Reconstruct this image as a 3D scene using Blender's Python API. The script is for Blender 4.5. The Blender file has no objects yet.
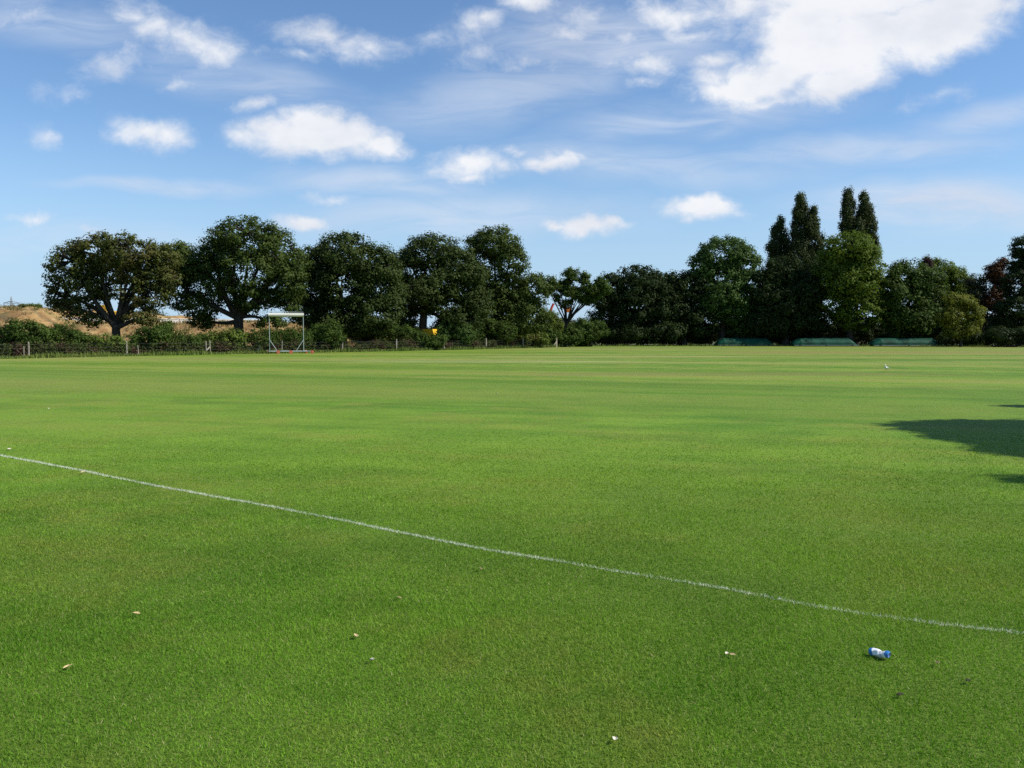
import bpy, math, random
import numpy as np
from mathutils import Vector, Euler

random.seed(7)
rng = np.random.default_rng(11)
R = math.radians
S = bpy.context.scene
COL = S.collection

# ------------------------------------------------------------------ camera geometry
FPX, CAMH = 852.0, 1.6
PITCH = math.atan(49.0 / FPX)
FW = Vector((0, math.cos(PITCH), -math.sin(PITCH)))
UP = Vector((0, math.sin(PITCH), math.cos(PITCH)))


def ray(px, py):
    return FW + Vector((1, 0, 0)) * ((px - 512) / FPX) + UP * ((384 - py) / FPX)


def at(px, py, Y):
    d = ray(px, py)
    return Vector((0, 0, CAMH)) + d * (Y / d.y)


def gnd(px, py, z=0.0):
    d = ray(px, py)
    return Vector((0, 0, CAMH)) + d * ((z - CAMH) / d.z)


def gx(px, Y):
    """ground x of picture column px at distance Y"""
    return (px - 512) / FPX * Y * (FW.y + 0.0)


# ------------------------------------------------------------------ node helpers
class NT:
    def __init__(s, tree):
        s.t = tree
        s.t.nodes.clear()

    def n(s, typ, **kw):
        nd = s.t.nodes.new(typ)
        ins = kw.pop('ins', {})
        for k, v in kw.items():
            setattr(nd, k, v)
        for k, v in ins.items():
            s.set(nd, k, v)
        return nd

    def set(s, nd, k, v):
        sock = nd.inputs[k]
        if isinstance(v, bpy.types.NodeSocket):
            s.t.links.new(v, sock)
        elif isinstance(v, bpy.types.Node):
            s.t.links.new(v.outputs[0], sock)
        else:
            sock.default_value = v

    def m(s, op, a, b=0.0, c=0.0, clamp=False):
        nd = s.n('ShaderNodeMath', operation=op, use_clamp=clamp)
        s.set(nd, 0, a); s.set(nd, 1, b); s.set(nd, 2, c)
        return nd.outputs[0]

    def mr(s, v, a, b, c=0.0, d=1.0, smooth=True):
        nd = s.n('ShaderNodeMapRange', interpolation_type='SMOOTHSTEP' if smooth else 'LINEAR')
        for i, x in enumerate((v, a, b, c, d)):
            s.set(nd, i, x)
        return nd.outputs[0]

    def mix(s, f, a, b, blend='MIX'):
        nd = s.n('ShaderNodeMix', data_type='RGBA', blend_type=blend)
        s.set(nd, 0, f)
        for i, x in ((6, a), (7, b)):
            if isinstance(x, tuple) and len(x) == 3:
                x = (*x, 1)
            s.set(nd, i, x)
        return nd.outputs[2]

    def noise(s, vec, scale, detail=3.0, rough=0.55, dist=0.0, out=0):
        nd = s.n('ShaderNodeTexNoise', ins={'Scale': scale, 'Detail': detail, 'Roughness': rough, 'Distortion': dist})
        if vec is not None:
            s.set(nd, 'Vector', vec)
        return nd.outputs[out]

    def mapping(s, vec, loc=(0, 0, 0), rot=(0, 0, 0), scale=(1, 1, 1), typ='POINT'):
        nd = s.n('ShaderNodeMapping', vector_type=typ)
        s.set(nd, 'Vector', vec)
        nd.inputs['Location'].default_value = loc
        nd.inputs['Rotation'].default_value = rot
        nd.inputs['Scale'].default_value = scale
        return nd.outputs[0]


def new_mat(name):
    m = bpy.data.materials.new(name)
    m.use_nodes = True
    return m, NT(m.node_tree)


def solid(name, col, rough=0.6, metal=0.0, var=0.25, scale=4.0, spec=0.4, bump=0.0):
    """painted / plain surface with a little wear in colour and gloss"""
    m, t = new_mat(name)
    tc = t.n('ShaderNodeTexCoord').outputs['Object']
    nz = t.noise(tc, scale, 5.0, 0.6)
    lo = tuple(c * (1 - var) for c in col); hi = tuple(min(1, c * (1 + var)) for c in col)
    c = t.mix(t.mr(nz, 0.3, 0.7), lo, hi)
    p = t.n('ShaderNodeBsdfPrincipled', ins={'Base Color': c, 'Metallic': metal, 'Specular IOR Level': spec})
    t.set(p, 'Roughness', t.mr(nz, 0.2, 0.8, rough - 0.08, rough + 0.08))
    if bump:
        b = t.n('ShaderNodeBump', ins={'Strength': bump, 'Distance': 0.02, 'Height': nz})
        t.set(p, 'Normal', b.outputs[0])
    o = t.n('ShaderNodeOutputMaterial')
    t.set(o, 0, p)
    return m


def leaf_mat(name, dark, light, trans=0.25, rough=0.55, clump=0.55, third=None):
    """foliage: colour differs from spray to spray and from bough to bough"""
    m, t = new_mat(name)
    geo = t.n('ShaderNodeNewGeometry')
    rnd = geo.outputs['Random Per Island']
    nz = t.noise(geo.outputs['Position'], clump, 3.0, 0.6)
    f = t.m('ADD', t.m('MULTIPLY', rnd, 0.55), t.mr(nz, 0.35, 0.68, 0.0, 0.5))
    c = t.mix(f, dark, light)
    if third:
        c = t.mix(t.mr(t.noise(geo.outputs['Position'], clump * 0.6, 2.0), 0.5, 0.66), c, third)
    p = t.n('ShaderNodeBsdfPrincipled', ins={'Base Color': c, 'Roughness': rough, 'Specular IOR Level': 0.06})
    tr = t.n('ShaderNodeBsdfTranslucent')
    t.set(tr, 'Color', t.mix(0.5, c, (light[0] * 1.3, light[1] * 1.3, light[2] * 0.7)))
    mx = t.n('ShaderNodeMixShader')
    t.set(mx, 0, trans); t.set(mx, 1, p); t.set(mx, 2, tr)
    o = t.n('ShaderNodeOutputMaterial')
    t.set(o, 0, mx)
    return m


# ------------------------------------------------------------------ object helpers
def tag(o, label=None, cat=None, group=None, kind=None):
    if label: o['label'] = label
    if cat: o['category'] = cat
    if group: o['group'] = group
    if kind: o['kind'] = kind
    return o


def link(o, parent=None):
    COL.objects.link(o)
    if parent is not None:
        o.parent = parent
    return o


def empty(name, loc, rz=0.0):
    o = bpy.data.objects.new(name, None)
    o.location = loc; o.rotation_euler = (0, 0, rz)
    o.empty_display_size = 0.2
    return link(o)


def np_mesh(name, verts, loops, starts, mat, smooth=False):
    me = bpy.data.meshes.new(name)
    nv, nl, nf = len(verts), len(loops), len(starts)
    me.vertices.add(nv); me.loops.add(nl); me.polygons.add(nf)
    me.vertices.foreach_set('co', np.ascontiguousarray(verts, np.float32).ravel())
    me.loops.foreach_set('vertex_index', np.ascontiguousarray(loops, np.int32))
    me.polygons.foreach_set('loop_start', np.ascontiguousarray(starts, np.int32))
    if smooth:
        me.polygons.foreach_set('use_smooth', np.ones(nf, bool))
    me.materials.append(mat)
    me.update(calc_edges=True)
    return me


class MB:
    """collects simple solids, builds them as one mesh"""
    def __init__(s):
        s.v, s.f = [], []

    def add(s, vs, fs):
        b = len(s.v)
        s.v += [tuple(v) for v in vs]
        s.f += [tuple(i + b for i in f) for f in fs]
        return s

    def box(s, c, size, rot=(0, 0, 0), taper=1.0, bev=0.0):
        hx, hy, hz = size[0] / 2, size[1] / 2, size[2] / 2
        e = Euler(rot).to_matrix()
        b = min(bev, hx * .9, hy * .9, hz * .9)
        if b <= 0:
            vs = [(x * (taper if z > 0 else 1), y * (taper if z > 0 else 1), z) for z in (-hz, hz) for (x, y) in ((-hx, -hy), (hx, -hy), (hx, hy), (-hx, hy))]
            fs = [(3, 2, 1, 0), (4, 5, 6, 7), (0, 1, 5, 4), (1, 2, 6, 5), (2, 3, 7, 6), (3, 0, 4, 7)]
        else:
            vs, fs = [], []
            rings = [(-hz, b), (-hz + b, 0), (hz - b, 0), (hz, b)]
            for z, k in rings:
                tp = taper if z > 0 else 1
                X, Y = hx - k, hy - k
                q = b
                oct_ = [(-X + q, -Y), (X - q, -Y), (X, -Y + q), (X, Y - q), (X - q, Y), (-X + q, Y), (-X, Y - q), (-X, -Y + q)]
                vs += [(x * tp, y * tp, z) for x, y in oct_]
            for r in range(3):
                for i in range(8):
                    j = (i + 1) % 8
                    fs.append((r * 8 + i, r * 8 + j, r * 8 + 8 + j, r * 8 + 8 + i))
            fs.append(tuple(range(7, -1, -1))); fs.append(tuple(range(24, 32)))
        c = Vector(c)
        return s.add([c + e @ Vector(v) for v in vs], fs)

    def tube(s, pts, rad, sides=8, caps=True):
        pts = [Vector(p) for p in pts]
        if not isinstance(rad, (list, tuple)):
            rad = [rad] * len(pts)
        vs, fs = [], []
        ref = None
        for i, p in enumerate(pts):
            d = (pts[min(i + 1, len(pts) - 1)] - pts[max(i - 1, 0)]).normalized()
            if ref is None:
                ref = Vector((0, 0, 1)) if abs(d.z) < 0.9 else Vector((1, 0, 0))
            a = d.cross(ref).normalized(); b = d.cross(a).normalized()
            ref = -b if False else ref
            for k in range(sides):
                t = 2 * math.pi * k / sides
                vs.append(p + (a * math.cos(t) + b * math.sin(t)) * rad[i])
        n = len(pts)
        for i in range(n - 1):
            for k in range(sides):
                j = (k + 1) % sides
                fs.append((i * sides + k, i * sides + j, (i + 1) * sides + j, (i + 1) * sides + k))
        if caps:
            fs.append(tuple(range(sides - 1, -1, -1)))
            fs.append(tuple(range((n - 1) * sides, n * sides)))
        return s.add(vs, fs)

    def build(s, name, mat, parent=None, smooth=False, loc=None):
        me = bpy.data.meshes.new(name)
        me.from_pydata(s.v, [], s.f)
        if smooth:
            for p in me.polygons:
                p.use_smooth = True
        me.materials.append(mat)
        o = bpy.data.objects.new(name, me)
        if loc is not None:
            o.location = loc
        return link(o, parent)


# ------------------------------------------------------------------ SUN AND SKY
SUN_AZ, SUN_EL = R(100), R(44)
SUNV = Vector((math.sin(SUN_AZ) * math.cos(SUN_EL), math.cos(SUN_AZ) * math.cos(SUN_EL), math.sin(SUN_EL)))
lamp = bpy.data.lights.new('sun', 'SUN')
lamp.energy = 4.9
lamp.angle = R(0.55)
lamp.color = (1.0, 0.955, 0.87)
so = link(bpy.data.objects.new('sun', lamp))
so.rotation_euler = SUNV.to_track_quat('Z', 'Y').to_euler()
so.location = (30, 0, 40)

W = bpy.data.worlds.new('World')
S.world = W
W.use_nodes = True
W.cycles.sampling_method = 'MANUAL'
W.cycles.sample_map_resolution = 256
t = NT(W.node_tree)
SKY_STRENGTH = 0.112
sky = t.n('ShaderNodeTexSky', sky_type='NISHITA', sun_disc=False, sun_elevation=SUN_EL, sun_rotation=SUN_AZ,
          altitude=20.0, air_density=1.0, dust_density=0.15, ozone_density=2.0)
gen = t.n('ShaderNodeTexCoord').outputs['Generated']
sep = t.n('ShaderNodeSeparateXYZ', ins={0: gen})
yy = t.m('MAXIMUM', sep.outputs[1], 0.02)
uv = t.n('ShaderNodeCombineXYZ', ins={0: t.m('DIVIDE', sep.outputs[0], yy), 1: t.m('DIVIDE', sep.outputs[2], yy), 2: 0.0}).outputs[0]


def warp(vec, scale, amt, detail=3.0, stretch=(1, 1, 1)):
    nz = t.noise(t.mapping(vec, scale=stretch), scale, detail, 0.6, out=1)
    d = t.n('ShaderNodeVectorMath', operation='SUBTRACT', ins={0: nz, 1: (0.5, 0.5, 0.5)}).outputs[0]
    k = t.n('ShaderNodeVectorMath', operation='MULTIPLY', ins={0: d, 1: (amt, amt * .7, 0)}).outputs[0]
    return t.n('ShaderNodeVectorMath', operation='ADD', ins={0: vec, 1: k}).outputs[0]


uvw = warp(warp(uv, 7.0, 0.070, 3.0), 22.0, 0.034, 4.0)
# clouds: picture column, row, half width, half height, tilt in degrees, thickness
CLOUDS = [
    (745, 82, 80, 27, -8, .9), (800, 62, 80, 36, -12, 1.2), (860, 45, 95, 44, -10, 1.45), (925, 32, 85, 42, -14, 1.4), (965, 10, 52, 34, -20, 1.25), (850, -5, 120, 40, 0, 1.3), (800, 22, 66, 34, -15, 1.3), (815, 40, 60, 26, -12, 1.2), (785, 46, 48, 30, -30, 1.35), (740, 78, 52, 20, -22, .9), (715, 90, 42, 14, -8, .85), (770, 25, 36, 26, -30, .8), (850, 78, 70, 26, -10, 1.1),
    (720, 55, 40, 18, -10, .55), (700, 30, 44, 18, -5, .5), (742, 5, 40, 20, 0, .6), (760, 100, 50, 12, -4, .5), (830, 95, 60, 14, -8, .55), (610, 62, 30, 12, 0, .45), (560, 30, 30, 14, 0, .4), (640, 80, 30, 9, 0, .3),
    (650, 58, 55, 20, 0, .48), (590, 12, 60, 26, 0, .40), (672, 10, 75, 26, 0, .58), (620, 35, 60, 30, 0, .34),
    (320, 140, 88, 26, 2, 1.15), (310, 122, 42, 22, 0, 1.05), (372, 150, 40, 17, 0, .95), (255, 142, 28, 16, 0, .6), (262, 102, 34, 11, -8, .42),
    (148, 130, 52, 15, 8, .72), (172, 138, 32, 18, 10, .7),
    (185, 32, 76, 24, 18, .6), (222, 50, 36, 22, 10, .52), (135, 12, 40, 14, 0, .3),
    (115, 62, 48, 19, -10, .36), (178, 82, 26, 12, 0, .3), (65, 95, 26, 13, 0, .34), (45, 134, 20, 12, 0, .3),
    (325, 38, 70, 17, 8, .48), (375, 45, 34, 15, 0, .4), (298, 54, 22, 9, 0, .35),
    (435, 40, 26, 20, -10, .36), (480, 24, 32, 19, -14, .44), (528, 2, 44, 12, 0, .62),
    (470, 162, 56, 22, -4, .75), (470, 178, 26, 13, 0, .62), (556, 159, 42, 14, 0, .78), (515, 148, 32, 10, 0, .5),
    (585, 227, 50, 11, 3, .85), (612, 226, 32, 8, 0, .6), (560, 226, 28, 9, 0, .7),
    (698, 210, 46, 14, -3, 1.05), (695, 203, 22, 11, 0, .9), (735, 212, 22, 7, 0, .4),
    (304, 221, 33, 10, 0, 1.0), (33, 215, 27, 8, 0, .55), (90, 224, 20, 7, 0, .3), (332, 197, 34, 10, 4, .4),
    (942, 99, 42, 11, -14, .26), (590, 83, 14, 9, 0, .25), (20, 15, 50, 22, 0, .35), (540, 60, 60, 16, -10, .1), (470, 66, 34, 16, 0, .15),
]
den = None
for (px, py, rx, ry, tilt, amp) in CLOUDS:
    d = ray(px, py)
    c = (d.x / d.y, d.z / d.y, 0)
    k = 1.0 / FPX
    mp = t.mapping(uvw, loc=c, rot=(0, 0, R(-tilt)), scale=(rx * k * 1.12, ry * k * 1.12, 1), typ='TEXTURE')
    ln = t.n('ShaderNodeVectorMath', operation='LENGTH', ins={0: mp}).outputs['Value']
    e = t.m('MULTIPLY_ADD', ln, -(amp + .12), amp + .12)
    den = e if den is None else t.m('SMOOTH_MAX', den, e, 0.10)
fb = t.noise(warp(t.mapping(uv, scale=(1.0, 1.35, 1)), 14.0, 0.05, 2.0), 15.0, 10.0, 0.66)
fb2 = t.noise(t.mapping(uv, loc=(3.1, 1.7, 0), scale=(1.0, 1.6, 1)), 6.5, 4.0, 0.55)
dd = t.m('ADD', den, t.m('MULTIPLY', t.m('SUBTRACT', fb, 0.5), 1.45))
dd = t.m('ADD', dd, t.m('MULTIPLY', t.m('SUBTRACT', fb2, 0.5), 0.45))
front = t.mr(sep.outputs[1], 0.03, 0.2)
cum = t.m('MULTIPLY', t.mr(dd, -0.06, 0.85), front)
# thin high streaks, and clouds over the rest of the sky (projected on a flat layer overhead)
zz = t.m('MAXIMUM', sep.outputs[2], 0.03)
pl = t.n('ShaderNodeCombineXYZ', ins={0: t.m('DIVIDE', sep.outputs[0], zz), 1: t.m('DIVIDE', sep.outputs[1], zz), 2: 0.0}).outputs[0]
cir = t.noise(t.mapping(pl, rot=(0, 0, R(14)), scale=(0.22, 0.6, 1)), 1.1, 7.0, 0.6, 1.4)
cir_m = t.noise(t.mapping(pl, loc=(5.3, 2, 0), scale=(0.22, 0.3, 1)), 0.9, 2.0, 0.5)
cirrus = t.m('MULTIPLY', t.mr(cir, 0.36, 0.82, 0.0, 0.5), t.mr(cir_m, 0.36, 0.62))
rest = t.mr(t.noise(pl, 1.5, 7.0, 0.58), 0.56, 0.74, 0.0, 0.85)
rest = t.m('MULTIPLY', rest, t.m('SUBTRACT', 1.0, front))
rest = t.m('MULTIPLY', rest, t.mr(sep.outputs[2], 0.03, 0.2))
edge = t.mr(sep.outputs[2], 0.015, 0.12)
# thin high veils
VEILS = [(165, 184, 130, 10, 1, .55), (470, 215, 190, 26, -2, .50), (640, 165, 200, 22, 4, .42), (930, 205, 150, 32, -3, .75), (860, 150, 180, 20, -4, .45), (520, 95, 200, 36, -12, .40),
         (80, 240, 160, 22, 0, .35), (700, 120, 160, 26, -6, .5), (60, 30, 120, 30, 6, .42), (250, 85, 150, 26, 10, .35), (980, 120, 90, 20, -10, .5), (600, 40, 150, 50, 0, .55), (380, 185, 120, 16, 3, .5)]
vl = None
uvs = warp(uv, 4.0, 0.10, 3.0)
for (px, py, rx, ry, tilt, amp) in VEILS:
    d = ray(px, py)
    mp = t.mapping(uvs, loc=(d.x / d.y, d.z / d.y, 0), rot=(0, 0, R(-tilt)), scale=(rx / FPX, ry / FPX, 1), typ='TEXTURE')
    ln = t.n('ShaderNodeVectorMath', operation='LENGTH', ins={0: mp}).outputs['Value']
    e = t.mr(ln, 1.25, 0.1, 0.0, amp)
    vl = e if vl is None else t.m('MAXIMUM', vl, e)
strk = t.noise(t.mapping(warp(uv, 5.0, 0.06, 2.0), rot=(0, 0, R(-4)), scale=(2.2, 11.0, 1)), 2.6, 7.0, 0.62, 0.8)
veil = t.m('MULTIPLY', t.m('MULTIPLY', vl, t.mr(strk, 0.28, 0.66, 0.28, 1.3)), front)
cov = t.m('MAXIMUM', t.m('MAXIMUM', cum, rest), t.m('MAXIMUM', veil, t.m('MULTIPLY', t.m('MULTIPLY', cirrus, edge), t.m('SUBTRACT', 1.0, front))))
K = 1.0 / SKY_STRENGTH
lum = t.mr(dd, 0.05, 0.85, 0.0, 1.0)
cc = t.mix(lum, (0.57 * K, 0.63 * K, 0.73 * K), (0.755 * K, 0.765 * K, 0.79 * K))
cc = t.mix(t.mr(fb2, 0.42, 0.70, 0.0, 0.5), cc, (0.50 * K, 0.54 * K, 0.63 * K))
skyc = t.mix(1.0, sky, (0.78, 0.93, 1.07), 'MULTIPLY')
hz = t.mr(sep.outputs[2], 0.0, 0.24, 0.85, 0.0)
skyc = t.mix(hz, skyc, (0.36 / SKY_STRENGTH, 0.51 / SKY_STRENGTH, 0.69 / SKY_STRENGTH))
fin = t.mix(t.m('MULTIPLY', cov, 0.96), skyc, cc)
bg = t.n('ShaderNodeBackground', ins={'Color': fin, 'Strength': SKY_STRENGTH})
out = t.n('ShaderNodeOutputWorld')
t.set(out, 0, bg)

# ------------------------------------------------------------------ GRASS COLOUR (shared by ground and blades)
BAND_N = Vector((0.36, 0.93))


def lawn_colour(t, P):
    """colour of the turf at a place: patches, dry spots, mowing bands, worn wicket strips"""
    sp = t.n('ShaderNodeSeparateXYZ', ins={0: P})
    x, y = sp.outputs[0], sp.outputs[1]
    flat = t.n('ShaderNodeCombineXYZ', ins={0: x, 1: y, 2: 0.0}).outputs[0]
    big = t.noise(flat, 0.16, 4.0, 0.6)
    mid = t.noise(t.mapping(flat, rot=(0, 0, R(20)), scale=(0.7, 1.15, 1)), 0.75, 4.0, 0.62)
    fine = t.noise(flat, 4.5, 4.0, 0.65)
    c = t.mix(t.mr(mid, 0.38, 0.62), (0.060, 0.158, 0.009), (0.122, 0.236, 0.018))
    c = t.mix(t.mr(big, 0.40, 0.64, 0.0, 0.75), c, (0.145, 0.240, 0.022))
    dry = t.m('MULTIPLY', t.mr(t.noise(flat, 0.42, 5.0, 0.66), 0.47, 0.62), t.mr(fine, 0.3, 0.7, 0.3, 1.0))
    c = t.mix(t.m('MULTIPLY', dry, 0.7), c, (0.200, 0.180, 0.040))
    worn = t.m('MULTIPLY', t.mr(t.noise(t.mapping(flat, loc=(4, 17, 0)), 1.1, 5.0, 0.7), 0.54, 0.70), t.mr(t.noise(flat, 11.0, 3.0, 0.7), 0.35, 0.65))
    c = t.mix(t.m('MULTIPLY', worn, 0.42), c, (0.165, 0.145, 0.045))
    tuft = t.m('MULTIPLY', t.mr(t.noise(t.mapping(flat, loc=(31, 7, 0)), 1.7, 4.0, 0.65), 0.55, 0.68), t.mr(fine, 0.4, 0.62))
    c = t.mix(t.m('MULTIPLY', tuft, 0.6), c, (0.150, 0.275, 0.030))
    deep = t.mr(t.noise(t.mapping(flat, loc=(9, 4, 0)), 0.55, 4.0, 0.6), 0.50, 0.66, 0.0, 0.7)
    c = t.mix(deep, c, (0.052, 0.134, 0.008))
    # mowing bands, strongest far out
    s = t.m('ADD', t.m('MULTIPLY', x, BAND_N.x), t.m('MULTIPLY', y, BAND_N.y))
    u = t.m('SUBTRACT', t.m('MULTIPLY', x, BAND_N.y), t.m('MULTIPLY', y, BAND_N.x))
    st = t.n('ShaderNodeCombineXYZ', ins={0: s, 1: t.m('MULTIPLY', u, 0.035), 2: 0.0}).outputs[0]
    band = t.noise(st, 0.17, 3.0, 0.6, 0.3)
    sw = t.m('ADD', t.m('ADD', t.m('MULTIPLY', x, 0.41), t.m('MULTIPLY', y, 0.91)), t.m('MULTIPLY', t.m('SUBTRACT', t.noise(flat, 0.22, 4.0), 0.5), 4.0))
    strip_d = t.m('MULTIPLY', t.mr(sw, 14.5, 18.0), t.mr(sw, 30.0, 27.0))
    strip_l = t.m('MAXIMUM', t.m('MULTIPLY', t.mr(sw, 3.0, 9.0), t.mr(sw, 16.5, 13.5)), t.m('MULTIPLY', t.mr(sw, 28.0, 30.5), t.mr(sw, 42.0, 36.0)))
    c = t.mix(t.m('MULTIPLY', strip_l, 0.45), c, (0.150, 0.230, 0.023))
    c = t.mix(t.m('MULTIPLY', strip_d, 0.60), c, (0.092, 0.172, 0.015))
    # narrow mower passes, faint everywhere
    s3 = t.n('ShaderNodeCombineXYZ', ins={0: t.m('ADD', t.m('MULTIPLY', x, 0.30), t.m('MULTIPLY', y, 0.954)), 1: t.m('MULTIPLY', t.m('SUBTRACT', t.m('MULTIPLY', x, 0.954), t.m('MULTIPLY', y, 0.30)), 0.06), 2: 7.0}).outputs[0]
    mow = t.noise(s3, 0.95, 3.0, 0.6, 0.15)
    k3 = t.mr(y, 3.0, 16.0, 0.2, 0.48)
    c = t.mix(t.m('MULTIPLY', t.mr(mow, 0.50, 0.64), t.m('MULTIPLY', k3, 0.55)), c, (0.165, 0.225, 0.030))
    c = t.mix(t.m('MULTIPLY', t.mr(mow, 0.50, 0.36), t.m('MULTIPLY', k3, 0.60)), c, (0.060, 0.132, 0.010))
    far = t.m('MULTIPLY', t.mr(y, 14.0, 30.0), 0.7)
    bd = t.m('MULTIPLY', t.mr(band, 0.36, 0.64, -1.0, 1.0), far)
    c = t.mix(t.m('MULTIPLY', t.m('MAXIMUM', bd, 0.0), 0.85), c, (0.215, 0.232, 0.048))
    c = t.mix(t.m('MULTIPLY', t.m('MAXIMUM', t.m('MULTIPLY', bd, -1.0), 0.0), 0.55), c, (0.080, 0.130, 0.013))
    # finished cross strips of the square and outfield (run across the view)
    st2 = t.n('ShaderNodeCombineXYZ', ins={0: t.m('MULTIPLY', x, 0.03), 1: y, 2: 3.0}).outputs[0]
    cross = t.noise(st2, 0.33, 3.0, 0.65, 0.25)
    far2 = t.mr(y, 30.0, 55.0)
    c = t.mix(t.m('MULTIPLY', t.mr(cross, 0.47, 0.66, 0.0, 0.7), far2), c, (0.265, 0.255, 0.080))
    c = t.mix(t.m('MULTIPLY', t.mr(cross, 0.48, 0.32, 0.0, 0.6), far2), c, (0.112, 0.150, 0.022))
    wob = t.m('MULTIPLY', t.m('SUBTRACT', t.noise(flat, 0.12, 3.0), 0.5), 3.0)

    def strip(x0, x1, y0, y1, col, k):
        nonlocal c
        a = t.m('MULTIPLY', t.mr(t.m('ADD', x, t.m('MULTIPLY', wob, 3.0)), x0 - 3, x0 + 3), t.mr(t.m('ADD', x, t.m('MULTIPLY', wob, 3.0)), x1 + 3, x1 - 3))
        b = t.m('MULTIPLY', t.mr(t.m('ADD', y, t.m('MULTIPLY', wob, 0.3)), y0 - .5, y0 + .5), t.mr(t.m('ADD', y, t.m('MULTIPLY', wob, 0.3)), y1 + .5, y1 - .5))
        mk = t.m('MULTIPLY', t.m('MULTIPLY', a, b), t.mr(fine, 0.25, 0.6, 0.5, 1.0))
        c = t.mix(t.m('MULTIPLY', mk, k), c, col)
    strip(-2.5, 16, 61.5, 64.0, (0.30, 0.28, 0.10), 0.8)      # worn wickets on the square
    strip(-9, 7, 50.6, 51.6, (0.34, 0.36, 0.19), 0.8)
    strip(-14, 3, 53.6, 54.4, (0.24, 0.26, 0.09), 0.8)
    strip(20, 75, 72, 84, (0.20, 0.175, 0.05), 0.75)
    strip(-40, 80, 96, 112, (0.19, 0.20, 0.06), 0.6)
    strip(0, 17, 33.5, 36.5, (0.16, 0.155, 0.045), 0.6)
    return c, fine, flat, y


# ground sheet: one mesh to the horizon
gm, t = new_mat('ground_turf')
P = t.n('ShaderNodeNewGeometry').outputs['Position']
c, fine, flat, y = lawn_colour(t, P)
grain = t.noise(flat, 14.0, 5.0, 0.7)
grain2 = t.noise(flat, 55.0, 3.0, 0.7)
far = t.mr(y, 4.5, 12.0)
farc = t.mix(t.mr(grain, 0.25, 0.75), t.mix(1.0, c, (0.80, 0.80, 0.78), 'MULTIPLY'), t.mix(1.0, c, (1.30, 1.26, 1.2), 'MULTIPLY'))
thatch = t.mix(t.mr(grain2, 0.3, 0.7), (0.050, 0.098, 0.011), (0.130, 0.185, 0.024))   # soil and thatch between the blades
c = t.mix(far, thatch, farc)
# rough grazing beyond the trees and fence
fx = t.n('ShaderNodeSeparateXYZ', ins={0: P})
fl = t.m('SUBTRACT', t.m('SUBTRACT', fx.outputs[1], 109.0), t.m('MULTIPLY', fx.outputs[0], 1.5))   # left of the fence line
outside = t.m('MAXIMUM', t.mr(fl, -1.2, 1.2), t.mr(fx.outputs[1], 124.0, 128.0))
rough = t.mix(t.mr(t.noise(flat, 0.35, 6.0, 0.65), 0.35, 0.65), (0.050, 0.068, 0.018), (0.135, 0.135, 0.050))
c = t.mix(outside, c, rough)
p = t.n('ShaderNodeBsdfPrincipled', ins={'Base Color': c, 'Roughness': 0.75, 'Specular IOR Level': 0.12})
bm_ = t.n('ShaderNodeBump', ins={'Strength': 0.5, 'Distance': 0.03, 'Height': t.m('ADD', grain, t.m('MULTIPLY', grain2, 0.6))})
t.set(p, 'Normal', bm_.outputs[0])
o = t.n('ShaderNodeOutputMaterial'); t.set(o, 0, p)
GM = gm
mb = MB()
xs = [-4000, -1200, -400, -140, -60, -25, 0, 25, 60, 140, 400, 1200, 4000]
ys = [-1500, -300, -60, -15, 0, 15, 40, 80, 130, 250, 600, 1500, 5000]
vs = [(x, yv, 0) for yv in ys for x in xs]
nx = len(xs)
fs = [(j * nx + i, j * nx + i + 1, (j + 1) * nx + i + 1, (j + 1) * nx + i) for j in range(len(ys) - 1) for i in range(nx - 1)]
mb.add(vs, fs)
g = mb.build('ground', GM)
tag(g, 'mown green sports field running level to the trees', 'ground', kind='structure')

# ------------------------------------------------------------------ GRASS BLADES
bl, t = new_mat('grass_blade')
geo = t.n('ShaderNodeNewGeometry')
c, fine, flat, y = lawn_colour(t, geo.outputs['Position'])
rnd = geo.outputs['Random Per Island']
c = t.mix(t.mr(rnd, 0.0, 1.0, 0.0, 1.0, False), t.mix(1.0, c, (0.88, 0.98, 0.85), 'MULTIPLY'), t.mix(1.0, c, (2.0, 1.9, 1.9), 'MULTIPLY'))
c = t.mix(t.mr(rnd, 0.90, 0.91, 0.0, 0.75), c, (0.27, 0.38, 0.085))
c = t.mix(t.mr(rnd, 0.972, 0.978), c, (0.40, 0.38, 0.17))        # a few dead straws
p = t.n('ShaderNodeBsdfPrincipled', ins={'Base Color': c, 'Roughness': 0.6, 'Specular IOR Level': 0.1})
tr = t.n('ShaderNodeBsdfTranslucent', ins={'Color': t.mix(1.0, c, (1.1, 1.25, 0.7), 'MULTIPLY')})
mx = t.n('ShaderNodeMixShader', ins={0: 0.35, 1: p, 2: tr})
o = t.n('ShaderNodeOutputMaterial'); t.set(o, 0, mx)
BLADE = bl


def patchy(x, y):
    return (np.sin(x * 1.7 + 0.6 * np.sin(y * 2.3)) * np.sin(y * 2.1 + 1.1 * np.sin(x * 1.3 + 2)) +
            0.6 * np.sin(x * 5.3 + y * 3.1 + np.sin(y * 7)) * np.sin(y * 6.7 - x * 2.2))


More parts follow.
